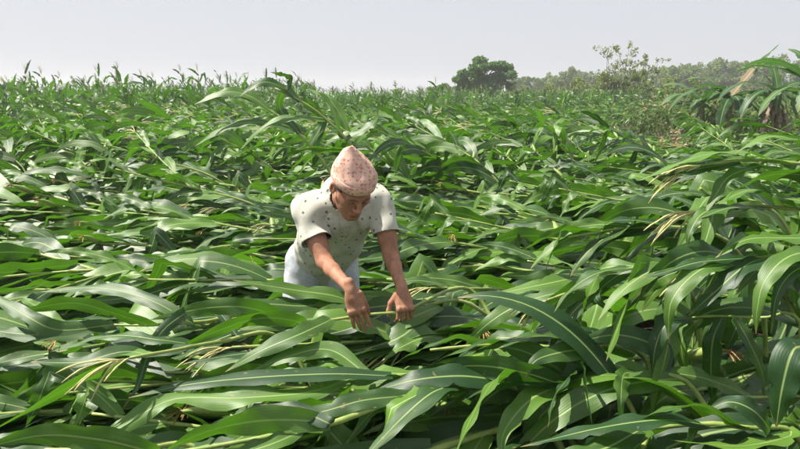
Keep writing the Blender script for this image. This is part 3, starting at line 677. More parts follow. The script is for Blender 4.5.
# skeleton
SPW = nrm(SHL-SHR); AX = nrm(SHM-HIP); AX = AX
FRONT = nrm(np.cross(SPW, AX)); FRONT = FRONT if FRONT[1] < 0 else -FRONT
SIDE = nrm(np.cross(FRONT, AX)) ; SIDE = SIDE if SIDE[0] > 0 else -SIDE
MT = np.stack([SIDE, FRONT, AX], 1)
HF = nrm(np.array([.34, -.72, -.62])); HU = nrm(np.array([0.02, 0, 1.0]) - HF*HF[2] - HF*HF[0]*.02); HX = nrm(np.cross(HF, HU)); HX = HX if HX[0] > 0 else -HX
HM = np.stack([HX, HF, HU], 1)
HC = HEADC.copy()
H = lambda x, y, z: HC + HM@np.array([x, y, z])
NECKB = SHM + AX*.035 - FRONT*.0
HL = HIP + SIDE*.09 + np.array([0, .0, -.02]); HR = HIP - SIDE*.09 + np.array([0, 0, -.02])
FL = np.array([HL[0]+.05, 3.00, .07]); FR = np.array([HR[0]-.05, 3.04, .07])
KL = (HL+FL)/2 + np.array([.02, -.06, .01]); KR = (HR+FR)/2 + np.array([-.02, -.06, .01])

def hand(fd, wrist, fwd, back, thumb_side, curls, spread, scale=1., thumb_curl=.5, thumb_out=.5):
    """palm, four bent fingers of unequal length and a thumb from the side of the palm"""
    fwd = nrm(fwd); back = nrm(back - fwd*np.dot(back, fwd)); sd = nrm(np.cross(fwd, back)); sd = sd if np.dot(sd, thumb_side) > 0 else -sd
    S = scale; w = wrist
    for k, off in enumerate((.027, .010, -.010, -.027)):
        fd.cap(w + fwd*.018*S + sd*off*.55*S, w + fwd*.082*S + sd*off*S - back*(.004*abs(k-1.3))*S, .0135*S, .0118*S, .008)
    fd.ell(w + fwd*.045*S - back*.006*S, np.stack([sd, fwd, back], 1), np.array([.037, .045, .015])*S, .012)
    fd.cap(w - fwd*.03*S, w + fwd*.03*S, .0205*S, .0215*S, .012)
    ends = []
    for k, (off, ln) in enumerate(((.028, .080), (.0095, .089), (-.0095, .083), (-.0275, .067))):
        p = w + fwd*.086*S + sd*off*S - back*(.004*abs(k-1.3))*S; a = 0; d0 = nrm(fwd + sd*spread*(1.5-k)/1.5)
        for j, (fr, r1, r2) in enumerate(((.46, .0098, .0090), (.30, .0090, .0082), (.24, .0080, .0066))):
            a += curls[k]*(.9 if j == 0 else 1.1 if j == 1 else .7); d = d0*math.cos(a) - back*math.sin(a)
            q = p + d*ln*fr*S; fd.cap(p, q, r1*S*.88, r2*S*.88, .002); p = q
        fd.cap(w + fwd*.082*S + sd*off*S + back*.003*S, w + fwd*.088*S + sd*off*S + back*.002*S, .0112*S, .0108*S, .006); ends.append(p)
    p = w + fwd*.022*S + sd*.026*S - back*.008*S; a = 0; d0 = nrm(fwd*.75 + sd*thumb_out - back*.35)
    for ln, r1, r2 in ((.040, .0150, .0120), (.032, .0112, .0098), (.026, .0098, .0076)):
        d = nrm(d0*math.cos(a) + (fwd*.6-sd*.5-back*.5)*math.sin(a)); q = p + d*ln*S; fd.cap(p, q, r1*S, r2*S, .006); p = q; a += thumb_curl
    return ends

fd = Field(axes((-.66, .16, .0034)), axes((2.24, 2.64, .0032), (2.64, 3.36, .0075)), axes((-.01, .62, .012), (.62, 1.46, .0034)))
# torso, neck and legs under the clothes
fd.trunk(HIP, HIP+AX*.22, MT, (.130, .095), (.125, .090)); fd.trunk(HIP+AX*.22, HIP+AX*.42, MT, (.128, .092), (.138, .084))
fd.cap(SHR+SPW*.035, SHL-SPW*.035, .056, .056, .05)
for h, k_, f_ in ((HL, KL, FL), (HR, KR, FR)):
    fd.cap(h, k_, .080, .055, .03); fd.cap(k_, f_, .052, .036, .02); fd.cap(f_+np.array([0, .03, -.03]), f_+np.array([0, -.15, -.045]), .036, .028, .02)
for s_, e_, w_ in ((SHR, ELR, WRR), (SHL, ELL, WRL)):
    d_ = nrm(e_-s_)
    fd.cap(s_, e_, .046, .036, .03); fd.cap(s_+d_*.10, s_+d_*.17, .041, .040, .02)
    m_ = e_+(w_-e_)*.30; fd.cap(e_, m_, .031, .0315, .02); fd.cap(m_, w_, .0305, .0215, .015)
fd.cap(NECKB - AX*.02, H(0, -.035, -.05), .062, .054, .03)
# head
fd.ell(H(0, -.012, .028), HM, np.array([.075, .096, .088]), .02); fd.ell(H(0, .028, -.045), HM, np.array([.057, .062, .076]), .03)
fd.cap(H(-.012, .072, -.100), H(.012, .072, -.100), .017, .017, .025)
for sx in (-1, 1):
    fd.cap(H(sx*.044, .060, -.018), H(sx*.056, .035, -.012), .017, .016, .018); fd.cap(H(sx*.050, .0, -.06), H(sx*.026, .055, -.093), .014, .013, .02)
    fd.cap(H(sx*.010, .088, .020), H(sx*.042, .077, .018), .0105, .010, .012)
    fd.ell(H(sx*.031, .093, -.001), HM, np.array([.017, .013, .010]), .008, True)
    fd.ell(H(sx*.031, .074, -.001), HM, np.array([.0145, .0135, .0125]), .004)
    fd.ell(H(sx*.079, -.012, -.008), np.stack([nrm(HX*1+HF*.35*sx), nrm(HF-HX*.35*sx), HU], 1), np.array([.0075, .019, .031]), .006)
    fd.ell(H(sx*.083, -.006, -.006), HM, np.array([.004, .009, .017]), .004, True)
    fd.cap(H(sx*.013, .098, -.034), H(sx*.011, .103, -.034), .0085, .008, .007)
fd.cap(H(0, .090, .012), H(0, .114, -.027), .0085, .0115, .010)
fd.cap(H(-.020, .084, -.066), H(0, .094, -.062), .005, .0075, .006); fd.cap(H(.020, .084, -.066), H(0, .094, -.062), .005, .0075, .006)
fd.cap(H(-.016, .084, -.076), H(.016, .084, -.076), .0065, .0065, .006); fd.cap(H(-.022, .097, -.0695), H(.022, .097, -.0695), .0022, .0022, .003, True)
for sx in (-1, 1): fd.cap(H(sx*.021, .098, -.040), H(sx*.034, .082, -.066), .003, .002, .008, True)
# hands: right one flat on the leaves, fingers hanging; left one closed round the stalk
fR = nrm(TIPR-WRR); hand(fd, WRR, fR, np.array([-.15, -.80, .45]), np.array([1., .1, 0]), (.16, .18, .22, .20), .07, 1.03, .25, .15)
fL = nrm(np.array([.01, -.35, -.86])); hand(fd, WRL, nrm(P(406, 312, 2.41)-WRL), np.array([.25, -.75, .45]), np.array([-1., -.1, 0]), (.66, .72, .74, .70), .12, 1.0, .5, .7)
V, Fq = fd.mesh()
# skin colour by place (lips, brows, stubble, lids are really of another colour)
lh = (V-HC)@HM
def blob(c, r): return np.exp(-(((lh-np.array(c))/np.array(r))**2).sum(1))
brow = sum(blob((sx*.028, .088, .022), (.018, .02, .0045)) for sx in (-1, 1)); lips = blob((0, .09, -.069), (.022, .02, .009))
stub = blob((0, .075, -.085), (.05, .05, .035))*.7 + blob((0, .1, -.053), (.026, .02, .008))*.8; lash = sum(blob((sx*.031, .087, -.006), (.016, .015, .003)) for sx in (-1, 1))
M_SKIN, nt, out = new_mat('skin'); L_ = nt.links.new
at = nd(nt, 'ShaderNodeAttribute', attribute_name='skin'); tc = nd(nt, 'ShaderNodeTexCoord'); sp = nd(nt, 'ShaderNodeSeparateColor'); L_(at.outputs[0], sp.inputs[0])
n_ = noise(nt, tc.outputs['Object'], 26, 5, .6); c_ = mix(nt, ss(nt, n_, .3, .72), (.29, .135, .082), (.42, .215, .135))
c_ = mix(nt, mth(nt, 'MULTIPLY', sp.outputs[1], .7), c_, (.26, .085, .060)); c_ = mix(nt, mth(nt, 'MULTIPLY', sp.outputs[2], .35), c_, (.16, .12, .10)); c_ = mix(nt, sp.outputs[0], c_, (.035, .025, .02))
bs = nd(nt, 'ShaderNodeBsdfPrincipled'); L_(c_, bs.inputs['Base Color']); bs.inputs['Roughness'].default_value = .62; bs.inputs['Specular IOR Level'].default_value = .28
bs.inputs['Subsurface Weight'].default_value = .12; bs.inputs['Subsurface Radius'].default_value = (.012, .004, .002); bs.inputs['Subsurface Scale'].default_value = .6
bp = nd(nt, 'ShaderNodeBump'); bp.inputs['Strength'].default_value = .5; bp.inputs['Distance'].default_value = .0015; L_(noise(nt, tc.outputs['Object'], 140, 4, .6), bp.inputs['Height']); L_(bp.outputs[0], bs.inputs['Normal']); L_(bs.outputs[0], out.inputs[0])
ORG = np.array([(FL[0]+FR[0])/2, 3.02, 0.0])
man = link('person', None, None, ORG); man.empty_display_size = .2
tag(man, 'man in patterned cap and pale polo shirt bending to grip fallen maize', 'person')
bme = np_mesh('body', V-ORG, Fq, M_SKIN, 2)
ca = bme.color_attributes.new('skin', 'FLOAT_COLOR', 'POINT')
ca.data.foreach_set('color', np.stack([np.clip(brow*.85+lash*.9, 0, 1), np.clip(lips, 0, 1), np.clip(stub, 0, 1), np.ones(len(V))], 1).astype(np.float32).ravel())
link('body', bme, man)

# shirt: outer surface with folds, then cut open at hems and collar
def wrinkle(V, amp, seed):
    rg = np.random.default_rng(seed); d = np.zeros(len(V))
    for k in range(9):
        w = rg.normal(size=3)*rg.uniform(12, 52); d += np.sin(V@w + rg.uniform(0, 6.28))*rg.uniform(.3, 1)
    return amp*d/3
def clothing(name, fdl, cuts, mat, thick, amp, seed, parent, neck=None):
    V, Fq = fdl.mesh(); me = np_mesh(name, V-ORG, Fq, mat, 2); bm = bmesh.new(); bm.from_mesh(me)
    bm.normal_update(); W = np.array([v.co for v in bm.verts]); wr = wrinkle(W, amp, seed)
    for v, w in zip(bm.verts, wr): v.co += v.normal*float(w)
    if neck is not None:
        na, nd_, nr = neck; na = Vector(na-ORG); nd_ = Vector(nd_)
        kill = [f for f in bm.faces if (lambda q: 0 < q.dot(nd_) and q.length < .135 and (q-nd_*q.dot(nd_)).length < nr)(f.calc_center_median()-na)]
        bmesh.ops.delete(bm, geom=kill, context='FACES')
    for co, no, rad in cuts:           # cut off what lies beyond the plane, near the given point only
        co = Vector(co-ORG); no = Vector(no).normalized()
        near_ = lambda q: q.length < rad and (rad > .2 or (q-no*q.dot(no)).length < .092)
        g = [f for f in bm.faces if near_(f.calc_center_median()-co)]
        g = list({v for f in g for v in f.verts}) + list({e for f in g for e in f.edges}) + g
        bmesh.ops.bisect_plane(bm, geom=g, plane_co=co, plane_no=no, dist=1e-5)
        kill = [f for f in bm.faces if near_(f.calc_center_median()-co) and (f.calc_center_median()-co).dot(no) > 1e-5]
        bmesh.ops.delete(bm, geom=kill, context='FACES')
    bmesh.ops.delete(bm, geom=[v for v in bm.verts if not v.link_faces], context='VERTS')
    bm.to_mesh(me); bm.free(); me.polygons.foreach_set('use_smooth', [True]*len(me.polygons))
    o = link(name, me, parent); s_ = o.modifiers.new('cloth', 'SOLIDIFY'); s_.thickness = thick; s_.offset = -1
    return o
M_SHIRT, nt, out = new_mat('polo_cloth'); L_ = nt.links.new
tc = nd(nt, 'ShaderNodeTexCoord'); vo = nd(nt, 'ShaderNodeTexVoronoi'); vo.inputs['Scale'].default_value = 29; vo.inputs['Randomness'].default_value = .75
dist = nd(nt, 'ShaderNodeVectorMath', operation='MULTIPLY_ADD'); L_(tc.outputs['Object'], dist.inputs[0]); dist.inputs[1].default_value = (1, 1, 1)
nn_ = nd(nt, 'ShaderNodeTexNoise'); nn_.inputs['Scale'].default_value = 90; L_(tc.outputs['Object'], nn_.inputs[0])
L_(tc.outputs['Object'], vo.inputs[0]); dd_ = mth(nt, 'ADD', vo.outputs['Distance'], mth(nt, 'MULTIPLY', mth(nt, 'SUBTRACT', nn_.outputs[0], .5), .28))
dot = mth(nt, 'SUBTRACT', 1., ss(nt, dd_, .155, .195)); vo2 = nd(nt, 'ShaderNodeTexVoronoi'); vo2.inputs['Scale'].default_value = 37; L_(tc.outputs['Object'], vo2.inputs[0])
dot2 = mth(nt, 'MULTIPLY', mth(nt, 'SUBTRACT', 1., ss(nt, vo2.outputs['Distance'], .20, .30)), .45)
base = mix(nt, noise(nt, tc.outputs['Object'], 9, 3), (.43, .43, .36), (.53, .52, .45))
base = mix(nt, dot2, base, (.34, .37, .30)); base = mix(nt, mth(nt, 'MULTIPLY', dot, .92), base, (.06, .09, .085))
bs = nd(nt, 'ShaderNodeBsdfPrincipled'); L_(base, bs.inputs['Base Color']); bs.inputs['Roughness'].default_value = .85; bs.inputs['Specular IOR Level'].default_value = .2
bs.inputs['Sheen Weight'].default_value = .15
bp = nd(nt, 'ShaderNodeBump'); bp.inputs['Strength'].default_value = .3; bp.inputs['Distance'].default_value = .001; L_(noise(nt, tc.outputs['Object'], 500, 2), bp.inputs['Height']); L_(bp.outputs[0], bs.inputs['Normal']); L_(bs.outputs[0], out.inputs[0])

NKN = nrm(H(0, -.03, -.05)-NECKB)
fs = Field(axes((-.68, .12, .0065)), axes((2.46, 3.34, .0065)), axes((.66, 1.36, .0065)))
fs.trunk(HIP-AX*.06+FRONT*.01, HIP+AX*.20+FRONT*.012, MT, (.162, .130), (.152, .116), .05); fs.trunk(HIP+AX*.20+FRONT*.012, HIP+AX*.43, MT, (.152, .116), (.166, .102), .05)
fs.cap(SHR+SPW*.03, SHL-SPW*.03, .069, .069, .09)
SLE = {}
for key, s_, e_, out_ in (('R', SHR, ELR, -SPW), ('L', SHL, ELL, SPW)):
    d_ = nrm(e_-s_); end = s_+d_*.19; SLE[key] = (s_+d_*.150, d_)
    fs.cap(s_, end, .058, .068, .035)
fs.cap(NECKB-AX*.05, NECKB+NKN*.015, .096, .080, .04)

shirt = clothing('polo_shirt', fs, [(SLE['R'][0], SLE['R'][1], .14), (SLE['L'][0], SLE['L'][1], .14), (HIP-AX*.10, -AX, .4)], M_SHIRT, .004, .011, 5, man, (NECKB-AX*.02, NKN, .064))
# collar: a folded band round the neck, open in front
cb = MB(); n = 36; rows = []
U_ = NKN; Sx = nrm(SPW-U_*np.dot(SPW, U_)); Fy = nrm(np.cross(U_, Sx)); Fy = Fy if np.dot(Fy, FRONT) > 0 else -Fy
CC = NECKB + NKN*.030
for i in range(n):
    a = R(22) + (2*math.pi-R(44))*i/(n-1); e = Sx*math.sin(a)*1.0 + Fy*math.cos(a)*1.08; op = max(0, math.cos(a))
    rim = CC + e*.068 + U_*(.030-.020*op); fold = CC + e*.076 + U_*(.035-.020*op); drop = CC + e*(.114+.034*op) + U_*(.006-.040*op)
    low = CC + e*.074 - U_*.015
    rows.append([low, rim, fold, drop])
rows = np.array(rows).reshape(-1, 3); m = 4
cb.add(rows-ORG, [(i*m+j, (i+1)*m+j, (i+1)*m+j+1, i*m+j+1) for i in range(n-1) for j in range(m-1)])
co = link('collar', cb.mesh('collar', [M_SHIRT]), shirt); s_ = co.modifiers.new('cloth', 'SOLIDIFY'); s_.thickness = .004; s_.offset = 0
# placket with buttons, laid on the front of the shirt
from mathutils.bvhtree import BVHTree
bvh = BVHTree.FromPolygons([v.co.copy() for v in shirt.data.vertices], [tuple(p.vertices) for p in shirt.data.polygons])
def on_front(side, down):
    o_ = Vector(CC - AX*down + SPW*side + FRONT*.5 - ORG); h_ = bvh.ray_cast(o_, Vector(-FRONT)); return h_[0], h_[1]
pk = MB(); pv2 = []; rows_ = 0; bts = []
for k in range(11):
    r2 = [on_front(sx_, .045+.0125*k) for sx_ in (-.016, -.013, .013, .016)]
    if any(h_[0] is None for h_ in r2): break
    for q, (h_, n__) in enumerate(r2): pv2.append(h_ + n__*(.0005 if q in (0, 3) else .004))
    if k in (2, 6, 9): bts.append(on_front(0, .045+.0125*k))
    rows_ += 1
if rows_ > 2:
    pk.add(np.array(pv2), [(i*4+j, i*4+j+1, (i+1)*4+j+1, (i+1)*4+j) for i in range(rows_-1) for j in range(3)]); link('placket', pk.mesh('placket', [M_SHIRT]), shirt)
    M_BTN = simple_mat('button', (.25, .25, .22), (.4, .4, .36), 50, .4)
    for h_, n__ in bts:
        b_ = MB(); tube(b_, np.array([h_ + n__*.003, h_ + n__*.0065]), [.0055, .0048], 10); link('button', b_.mesh('button', [M_BTN]), shirt)
# trousers
M_JEAN = simple_mat('pale_denim', (.40, .43, .47), (.52, .54, .57), 60, .9, .0012, .15, 220)
ft = Field(axes((-.72, .0, .009)), axes((2.82, 3.34, .009)), axes((.03, 1.10, .009)))
ft.trunk(HIP-AX*.10, HIP+AX*.10, MT, (.146, .112), (.138, .104), .05)
for h, k_, f_ in ((HL, KL, FL), (HR, KR, FR)): ft.cap(h, k_, .098, .078, .03); ft.cap(k_, f_+np.array([0, 0, -.04]), .078, .062, .02)
clothing('trousers', ft, [(FL+np.array([0, 0, .0]), np.array([0, 0, -1.]), .12), (FR+np.array([0, 0, .0]), np.array([0, 0, -1.]), .12), (HIP+AX*.12, AX, .3)], M_JEAN, .005, .004, 9, man)
# soft brimless cap with a leaning ridge
M_CAP, nt, out = new_mat('woven_cap_cloth'); L_ = nt.links.new; tc = nd(nt, 'ShaderNodeTexCoord')
def wav(scale, vec, dirn):
    w = nd(nt, 'ShaderNodeTexWave'); w.bands_direction = dirn; w.inputs['Scale'].default_value = scale; w.inputs['Distortion'].default_value = 3.; w.inputs['Detail'].default_value = 2; w.inputs['Detail Scale'].default_value = 3; L_(vec, w.inputs[0]); return w.outputs[1]
vv = nd(nt, 'ShaderNodeTexVoronoi'); vv.distance = 'MANHATTAN'; vv.inputs['Scale'].default_value = 62; vv.inputs['Randomness'].default_value = .35; L_(tc.outputs['Object'], vv.inputs[0])
pat = mth(nt, 'MULTIPLY', ss(nt, vv.outputs['Distance'], .30, .55), .9); pat = mth(nt, 'MULTIPLY', pat, mth(nt, 'ADD', .45, mth(nt, 'MULTIPLY', noise(nt, tc.outputs['Object'], 30, 2), .9)), clamp=True)
cc_ = mix(nt, pat, (.52, .21, .145), (.76, .53, .43)); cc_ = mix(nt, mth(nt, 'MULTIPLY', ss(nt, noise(nt, tc.outputs['Object'], 75, 2), .56, .64), .5), cc_, (.42, .13, .09))
bs = nd(nt, 'ShaderNodeBsdfPrincipled'); L_(cc_, bs.inputs['Base Color']); bs.inputs['Roughness'].default_value = .9; bs.inputs['Specular IOR Level'].default_value = .15
bp = nd(nt, 'ShaderNodeBump'); bp.inputs['Strength'].default_value = .4; bp.inputs['Distance'].default_value = .001; L_(noise(nt, tc.outputs['Object'], 400, 2), bp.inputs['Height']); L_(bp.outputs[0], bs.inputs['Normal']); L_(bs.outputs[0], out.inputs[0])
kb = MB(); NA = 56; NR = 22; Vc = []
RA, RB = np.array([-.030, -.048, .186]), np.array([.056, .036, .122])       # the ridge: high at the back left, low at the front right
rax = nrm((RB-RA)[:2]); rper = np.array([-rax[1], rax[0]])
for r_ in range(NR+1):
    h = r_/NR; w_ = min(1, h)**2.1
    for j in range(NA):
        a = 2*math.pi*j/NA; rim = np.array([.0870*math.cos(a), .1050*math.sin(a)-.012, .040+.012*math.sin(a)])
        u_ = np.clip(((rim[:2]-(RA+RB)[:2]/2)@rax)/.165+.5, 0, 1); rd = RA+(RB-RA)*u_ + np.array([*(rper*.004*np.sign(rim[:2]@rper)), 0])
        p = rim*(1-w_) + rd*w_; p[2] = rim[2] + (rd[2]-rim[2])*(h**.92)
        out_ = nrm(np.array([math.cos(a), math.sin(a), 0])); p += out_*(.006*math.sin(math.pi*h) - .013*math.exp(-((a-.95)/.26)**2)*math.exp(-((h-.50)/.24)**2) - .007*math.exp(-((a-2.1)/.30)**2)*math.exp(-((h-.6)/.2)**2) + .0022*math.sin(5*a+9*h) + .0015*math.sin(9*a-13*h))
        Vc.append(H(*p))
fc = [(r_*NA+j, r_*NA+(j+1) % NA, (r_+1)*NA+(j+1) % NA, (r_+1)*NA+j) for r_ in range(NR) for j in range(NA)] + [tuple(NR*NA+j for j in range(NA))]
kb.add(np.array(Vc)-ORG, fc)
cap_o = link('cap', kb.mesh('cap', [M_CAP]), man); s_ = cap_o.modifiers.new('cloth', 'SOLIDIFY'); s_.thickness = .004; s_.offset = 1
# turned-up band of the cap
bb_ = MB(); Vb = []
for j in range(NA):
    a = 2*math.pi*j/NA
    for dz, off in ((-.004, .003), (.0, .0052), (.030, .0050), (.033, .001)):
        t = max(0, dz)/(.118*1.0); Vb.append(H((.0870+off)*math.cos(a), (.1050+off)*math.sin(a)-.012, .040+.012*math.sin(a)+dz))
bb_.add(np.array(Vb)-ORG, [(j*4+k, ((j+1) % NA)*4+k, ((j+1) % NA)*4+k+1, j*4+k+1) for j in range(NA) for k in range(3)])
link('band', bb_.mesh('cap_band', [M_CAP]), cap_o)
# short greying hair below the cap
M_HAIR = simple_mat('grey_hair', (.03, .028, .026), (.16, .155, .15), 160, .7, .002, .3, 300)
fh = Field(axes((HC[0]-.14, HC[0]+.14, .005)), axes((HC[1]-.16, HC[1]+.18, .005)), axes((HC[2]-.16, HC[2]+.16, .005)))
fh.ell(H(0, -.014, .026), HM, np.array([.0785, .098, .091]), .01)
Vh, Fh = fh.mesh(); lh2 = (Vh-HC)@HM
ok = (lh2[:, 1] < .045-.5*np.maximum(0, -lh2[:, 2])) & (lh2[:, 2] > -.05) & (lh2[:, 2] < .075) & ((lh2[:, 1] < -.025) | (lh2[:, 2] > .005))
Fh = Fh[ok[Fh].all(1)]; used = np.unique(Fh); re_ = np.full(len(Vh), -1); re_[used] = np.arange(len(used))
link('hair', np_mesh('hair', Vh[used]-ORG, re_[Fh], M_HAIR, 1), man)
# ------------------------------------------------------------------ trees, bananas and weeds beyond the field
def leafcloud(mb, centers, radii, n, size, rg, mi=0, shell=.45, lens=1.9):
    """many small folded leaves through the volume of some ellipsoids"""
    centers = np.asarray(centers, float); radii = np.asarray(radii, float); w = radii.prod(1)**(2/3); w /= w.sum()
    k = rg.choice(len(centers), n, p=w); d = rg.normal(size=(n, 3)); d /= np.linalg.norm(d, axis=1)[:, None]
    r = (shell + (1-shell)*rg.random(n)**.7)*(1+.10*rg.normal(size=n)); p = centers[k] + d*radii[k]*r[:, None]
    a = rg.normal(size=(n, 3)) + d*.6 + np.array([0, 0, -.35]); a /= np.linalg.norm(a, axis=1)[:, None]
    b = np.cross(a, rg.normal(size=(n, 3))); b /= np.maximum(np.linalg.norm(b, axis=1), 1e-6)[:, None]; nn = np.cross(a, b)
    s = size*rg.uniform(.6, 1.4, n)[:, None]
    V = np.stack([p-a*s*lens*.5, p+b*s*.5+nn*s*.15, p+a*s*lens*.5, p-b*s*.5+nn*s*.15], 1).reshape(-1, 3)
    mb.add(V, np.arange(4*n).reshape(-1, 4).tolist(), None, mi); return mb
def tree_parts(seed, h, blobs, nleaf, leaf, trunk_r, mat, lean=0., shell=.45, trunk_mat=None, lens=1.9):
    """blobs: list of (x,y,z,rx,ry,rz) in metres about the trunk foot"""
    rg = np.random.default_rng(seed); tk = MB(); bl = np.array(blobs, float)
    top = np.array([lean, 0, h*.62]); C = catmull([(0, 0, -.1), (lean*.2+.05, .03, h*.25), (lean*.6-.04, 0, h*.45), top], 9)
    tube(tk, C, np.linspace(trunk_r, trunk_r*.4, 9), 8)
    for x, y_, z, *_ in blobs:
        s = C[int(rg.integers(3, 8))]; e = np.array([x, y_, z]); m_ = (s+e)/2 + rg.normal(size=3)*.12*np.linalg.norm(e-s) + np.array([0, 0, -.06*h])
        tube(tk, catmull([s, m_, e], 7), np.linspace(trunk_r*.42, trunk_r*.08, 7), 5)
        for q in range(3):
            e2 = e + rg.normal(size=3)*np.array(_)*.55; tube(tk, catmull([m_, (m_+e2)/2+rg.normal(size=3)*.05*h, e2], 5), np.linspace(trunk_r*.2, trunk_r*.04, 5), 4, 0, False)
    # sub-clumps on the big blobs make the outline uneven
    cs, rs = [], []
    for b in bl:
        for q in range(9):
            d = nrm(rg.normal(size=3)); cs.append(b[:3] + d*b[3:]*rg.uniform(.35, .95)); rs.append(b[3:]*rg.uniform(.22, .46))
    cr = leafcloud(MB(), cs, rs, nleaf, leaf, rg, 0, shell, lens)
    return tk.mesh('trunk', [trunk_mat or M_BARK]), cr.mesh('crown', [mat], False)
def tree(parts, loc, label, name='tree', sc=1., rz=0., group=None, cat='tree'):
    o = link(name, None, None, loc); o.rotation_euler = (0, 0, rz); o.scale = (sc, sc, sc)
    link('trunk', parts[0], o); link('crown', parts[1], o); tag(o, label, cat, group); return o
def gx_at(px, Y): return P(px, HOR, Y)[0]
# dark mango-like tree
T = tree_parts(41, 5.2, [(0, 0, 3.9, 1.7, 1.4, 1.1), (1.1, .2, 4.2, 1.3, 1.1, .8), (-1.8, 0, 2.8, 1.5, 1.2, 1.2), (2.1, .1, 2.9, 1.4, 1.2, 1.2), (.2, -.5, 2.2, 2.0, 1.2, 1.3), (2.8, .3, 1.9, 1.0, .9, 1.0), (-2.4, .2, 1.7, 1.1, .9, .9), (-.5, .2, 4.6, .7, .6, .5)], 10500, .17, .22, M_MANGO)
tree(T, (gx_at(484, 58), 58, 0), 'dark green dense round tree standing alone at the field edge, centre right', 'broadleaf_tree', .97)
T = tree_parts(42, 3.4, [(0, 0, 2.3, 1.1, 1, .8), (-.9, 0, 1.7, .9, .9, .8), (.9, 0, 1.7, .9, .9, .8)], 1500, .17, .14, M_MANGO)
tree(T, (gx_at(440, 75), 75, 0), 'small dark rounded tree just left of the dense dark tree', 'broadleaf_tree')
# hazy line of trees
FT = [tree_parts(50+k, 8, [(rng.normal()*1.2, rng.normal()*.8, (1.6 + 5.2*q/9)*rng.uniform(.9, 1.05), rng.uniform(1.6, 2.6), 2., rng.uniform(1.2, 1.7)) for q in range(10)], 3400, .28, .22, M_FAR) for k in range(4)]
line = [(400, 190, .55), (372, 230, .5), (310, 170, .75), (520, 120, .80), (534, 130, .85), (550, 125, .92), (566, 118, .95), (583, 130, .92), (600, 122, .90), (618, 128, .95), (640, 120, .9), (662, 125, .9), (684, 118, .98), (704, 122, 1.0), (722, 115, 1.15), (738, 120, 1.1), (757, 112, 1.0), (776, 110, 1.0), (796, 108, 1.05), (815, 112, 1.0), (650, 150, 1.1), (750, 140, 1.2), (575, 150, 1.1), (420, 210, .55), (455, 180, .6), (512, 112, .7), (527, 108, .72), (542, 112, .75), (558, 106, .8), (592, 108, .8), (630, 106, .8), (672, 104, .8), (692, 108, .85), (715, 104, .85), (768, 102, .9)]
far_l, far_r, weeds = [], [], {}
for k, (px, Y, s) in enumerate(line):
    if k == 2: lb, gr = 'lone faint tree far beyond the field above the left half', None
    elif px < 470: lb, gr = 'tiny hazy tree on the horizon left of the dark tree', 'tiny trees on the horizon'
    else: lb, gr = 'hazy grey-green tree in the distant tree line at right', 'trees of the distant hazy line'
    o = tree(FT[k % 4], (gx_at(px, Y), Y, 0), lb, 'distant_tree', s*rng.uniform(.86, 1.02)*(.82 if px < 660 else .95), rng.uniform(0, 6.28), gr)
    if k != 2: (far_l if px < 470 else far_r).append((o, px, ''))
ordinal_labels(far_l, 'tiny hazy tree on the horizon left of the dark tree%s%s', 'tree', 'tiny trees on the horizon')
ordinal_labels(far_r, 'hazy grey-green tree in the distant tree line%s%s', 'tree', 'trees of the distant hazy line')
# pale airy trees and shrubs in front of the line
def airy(seed, h, n, mat, leaf, nl, spread):
    rg = np.random.default_rng(seed); tk = MB(); cs = []
    for k in range(n):
        e = np.array([rg.normal()*spread, rg.normal()*spread*.7, h*rg.uniform(.7, 1.0)]); m_ = e*.5 + np.array([rg.normal()*.1*h, 0, .05*h])
        C = catmull([(rg.normal()*.15, rg.normal()*.15, -.1), m_, e], 9); tube(tk, C, np.linspace(.055, .01, 9)*h/6, 5)
        for q in range(5):
            s = C[int(rg.integers(4, 9))]; e2 = s + np.array([rg.normal()*.12*h, rg.normal()*.08*h, rg.uniform(.0, .10)*h]); tube(tk, np.array([s, (s+e2)/2+[0, 0, .03], e2]), [.014*h/6, .01*h/6, .005*h/6], 3, 0, False)
            cs += [e2, (s+e2)/2]
        cs.append(e)
    cr = leafcloud(MB(), cs, np.full((len(cs), 3), .055*h), nl, leaf, rg, 0, .1, 2.2)
    return tk.mesh('trunk', [M_BARK]), cr.mesh('crown', [mat], False)
T = airy(61, 5.6, 7, M_PALE, .10, 900, .9); tree(T, (gx_at(622, 48), 48, 0), 'tall spindly tree with thin pale open crown against the sky', 'airy_tree', .93)
T = airy(62, 4.3, 6, M_PALE, .10, 800, .8); tree(T, (gx_at(650, 50), 50, 0), 'lower spindly pale tree right of the tall open one', 'airy_tree')
SH = [tree_parts(70+k, 3.4, [(rng.normal()*.7, rng.normal()*.5, rng.uniform(1.0, 2.6), rng.uniform(.6, 1.0), .8, rng.uniform(.5, .8)) for q in range(6)], 1500, .13, .07, m, shell=.2) for k, m in enumerate((M_PALE, M_WEED, M_PALE))]
for k, (px, Y, s, j) in enumerate(((560, 56, .85, 0), (578, 52, .95, 2), (596, 50, 1.05, 0), (612, 48, .95, 1), (634, 47, 1.0, 2), (655, 44, .85, 1), (676, 40, .85, 2), (694, 36, .8, 1))):
    tree(SH[j], (gx_at(px, Y), Y, 0), 'pale yellow-green shrub behind the maize, %s' % ('leftmost of the shrub row', 'second in the shrub row', 'third in the shrub row', 'below the tall spindly tree', 'between the two spindly trees', 'just right of the spindly trees', 'seventh in the shrub row', 'last in the row before the banana plants')[k], 'shrub', s, rng.uniform(0, 6), 'shrubs in front of the tree line', 'shrub')
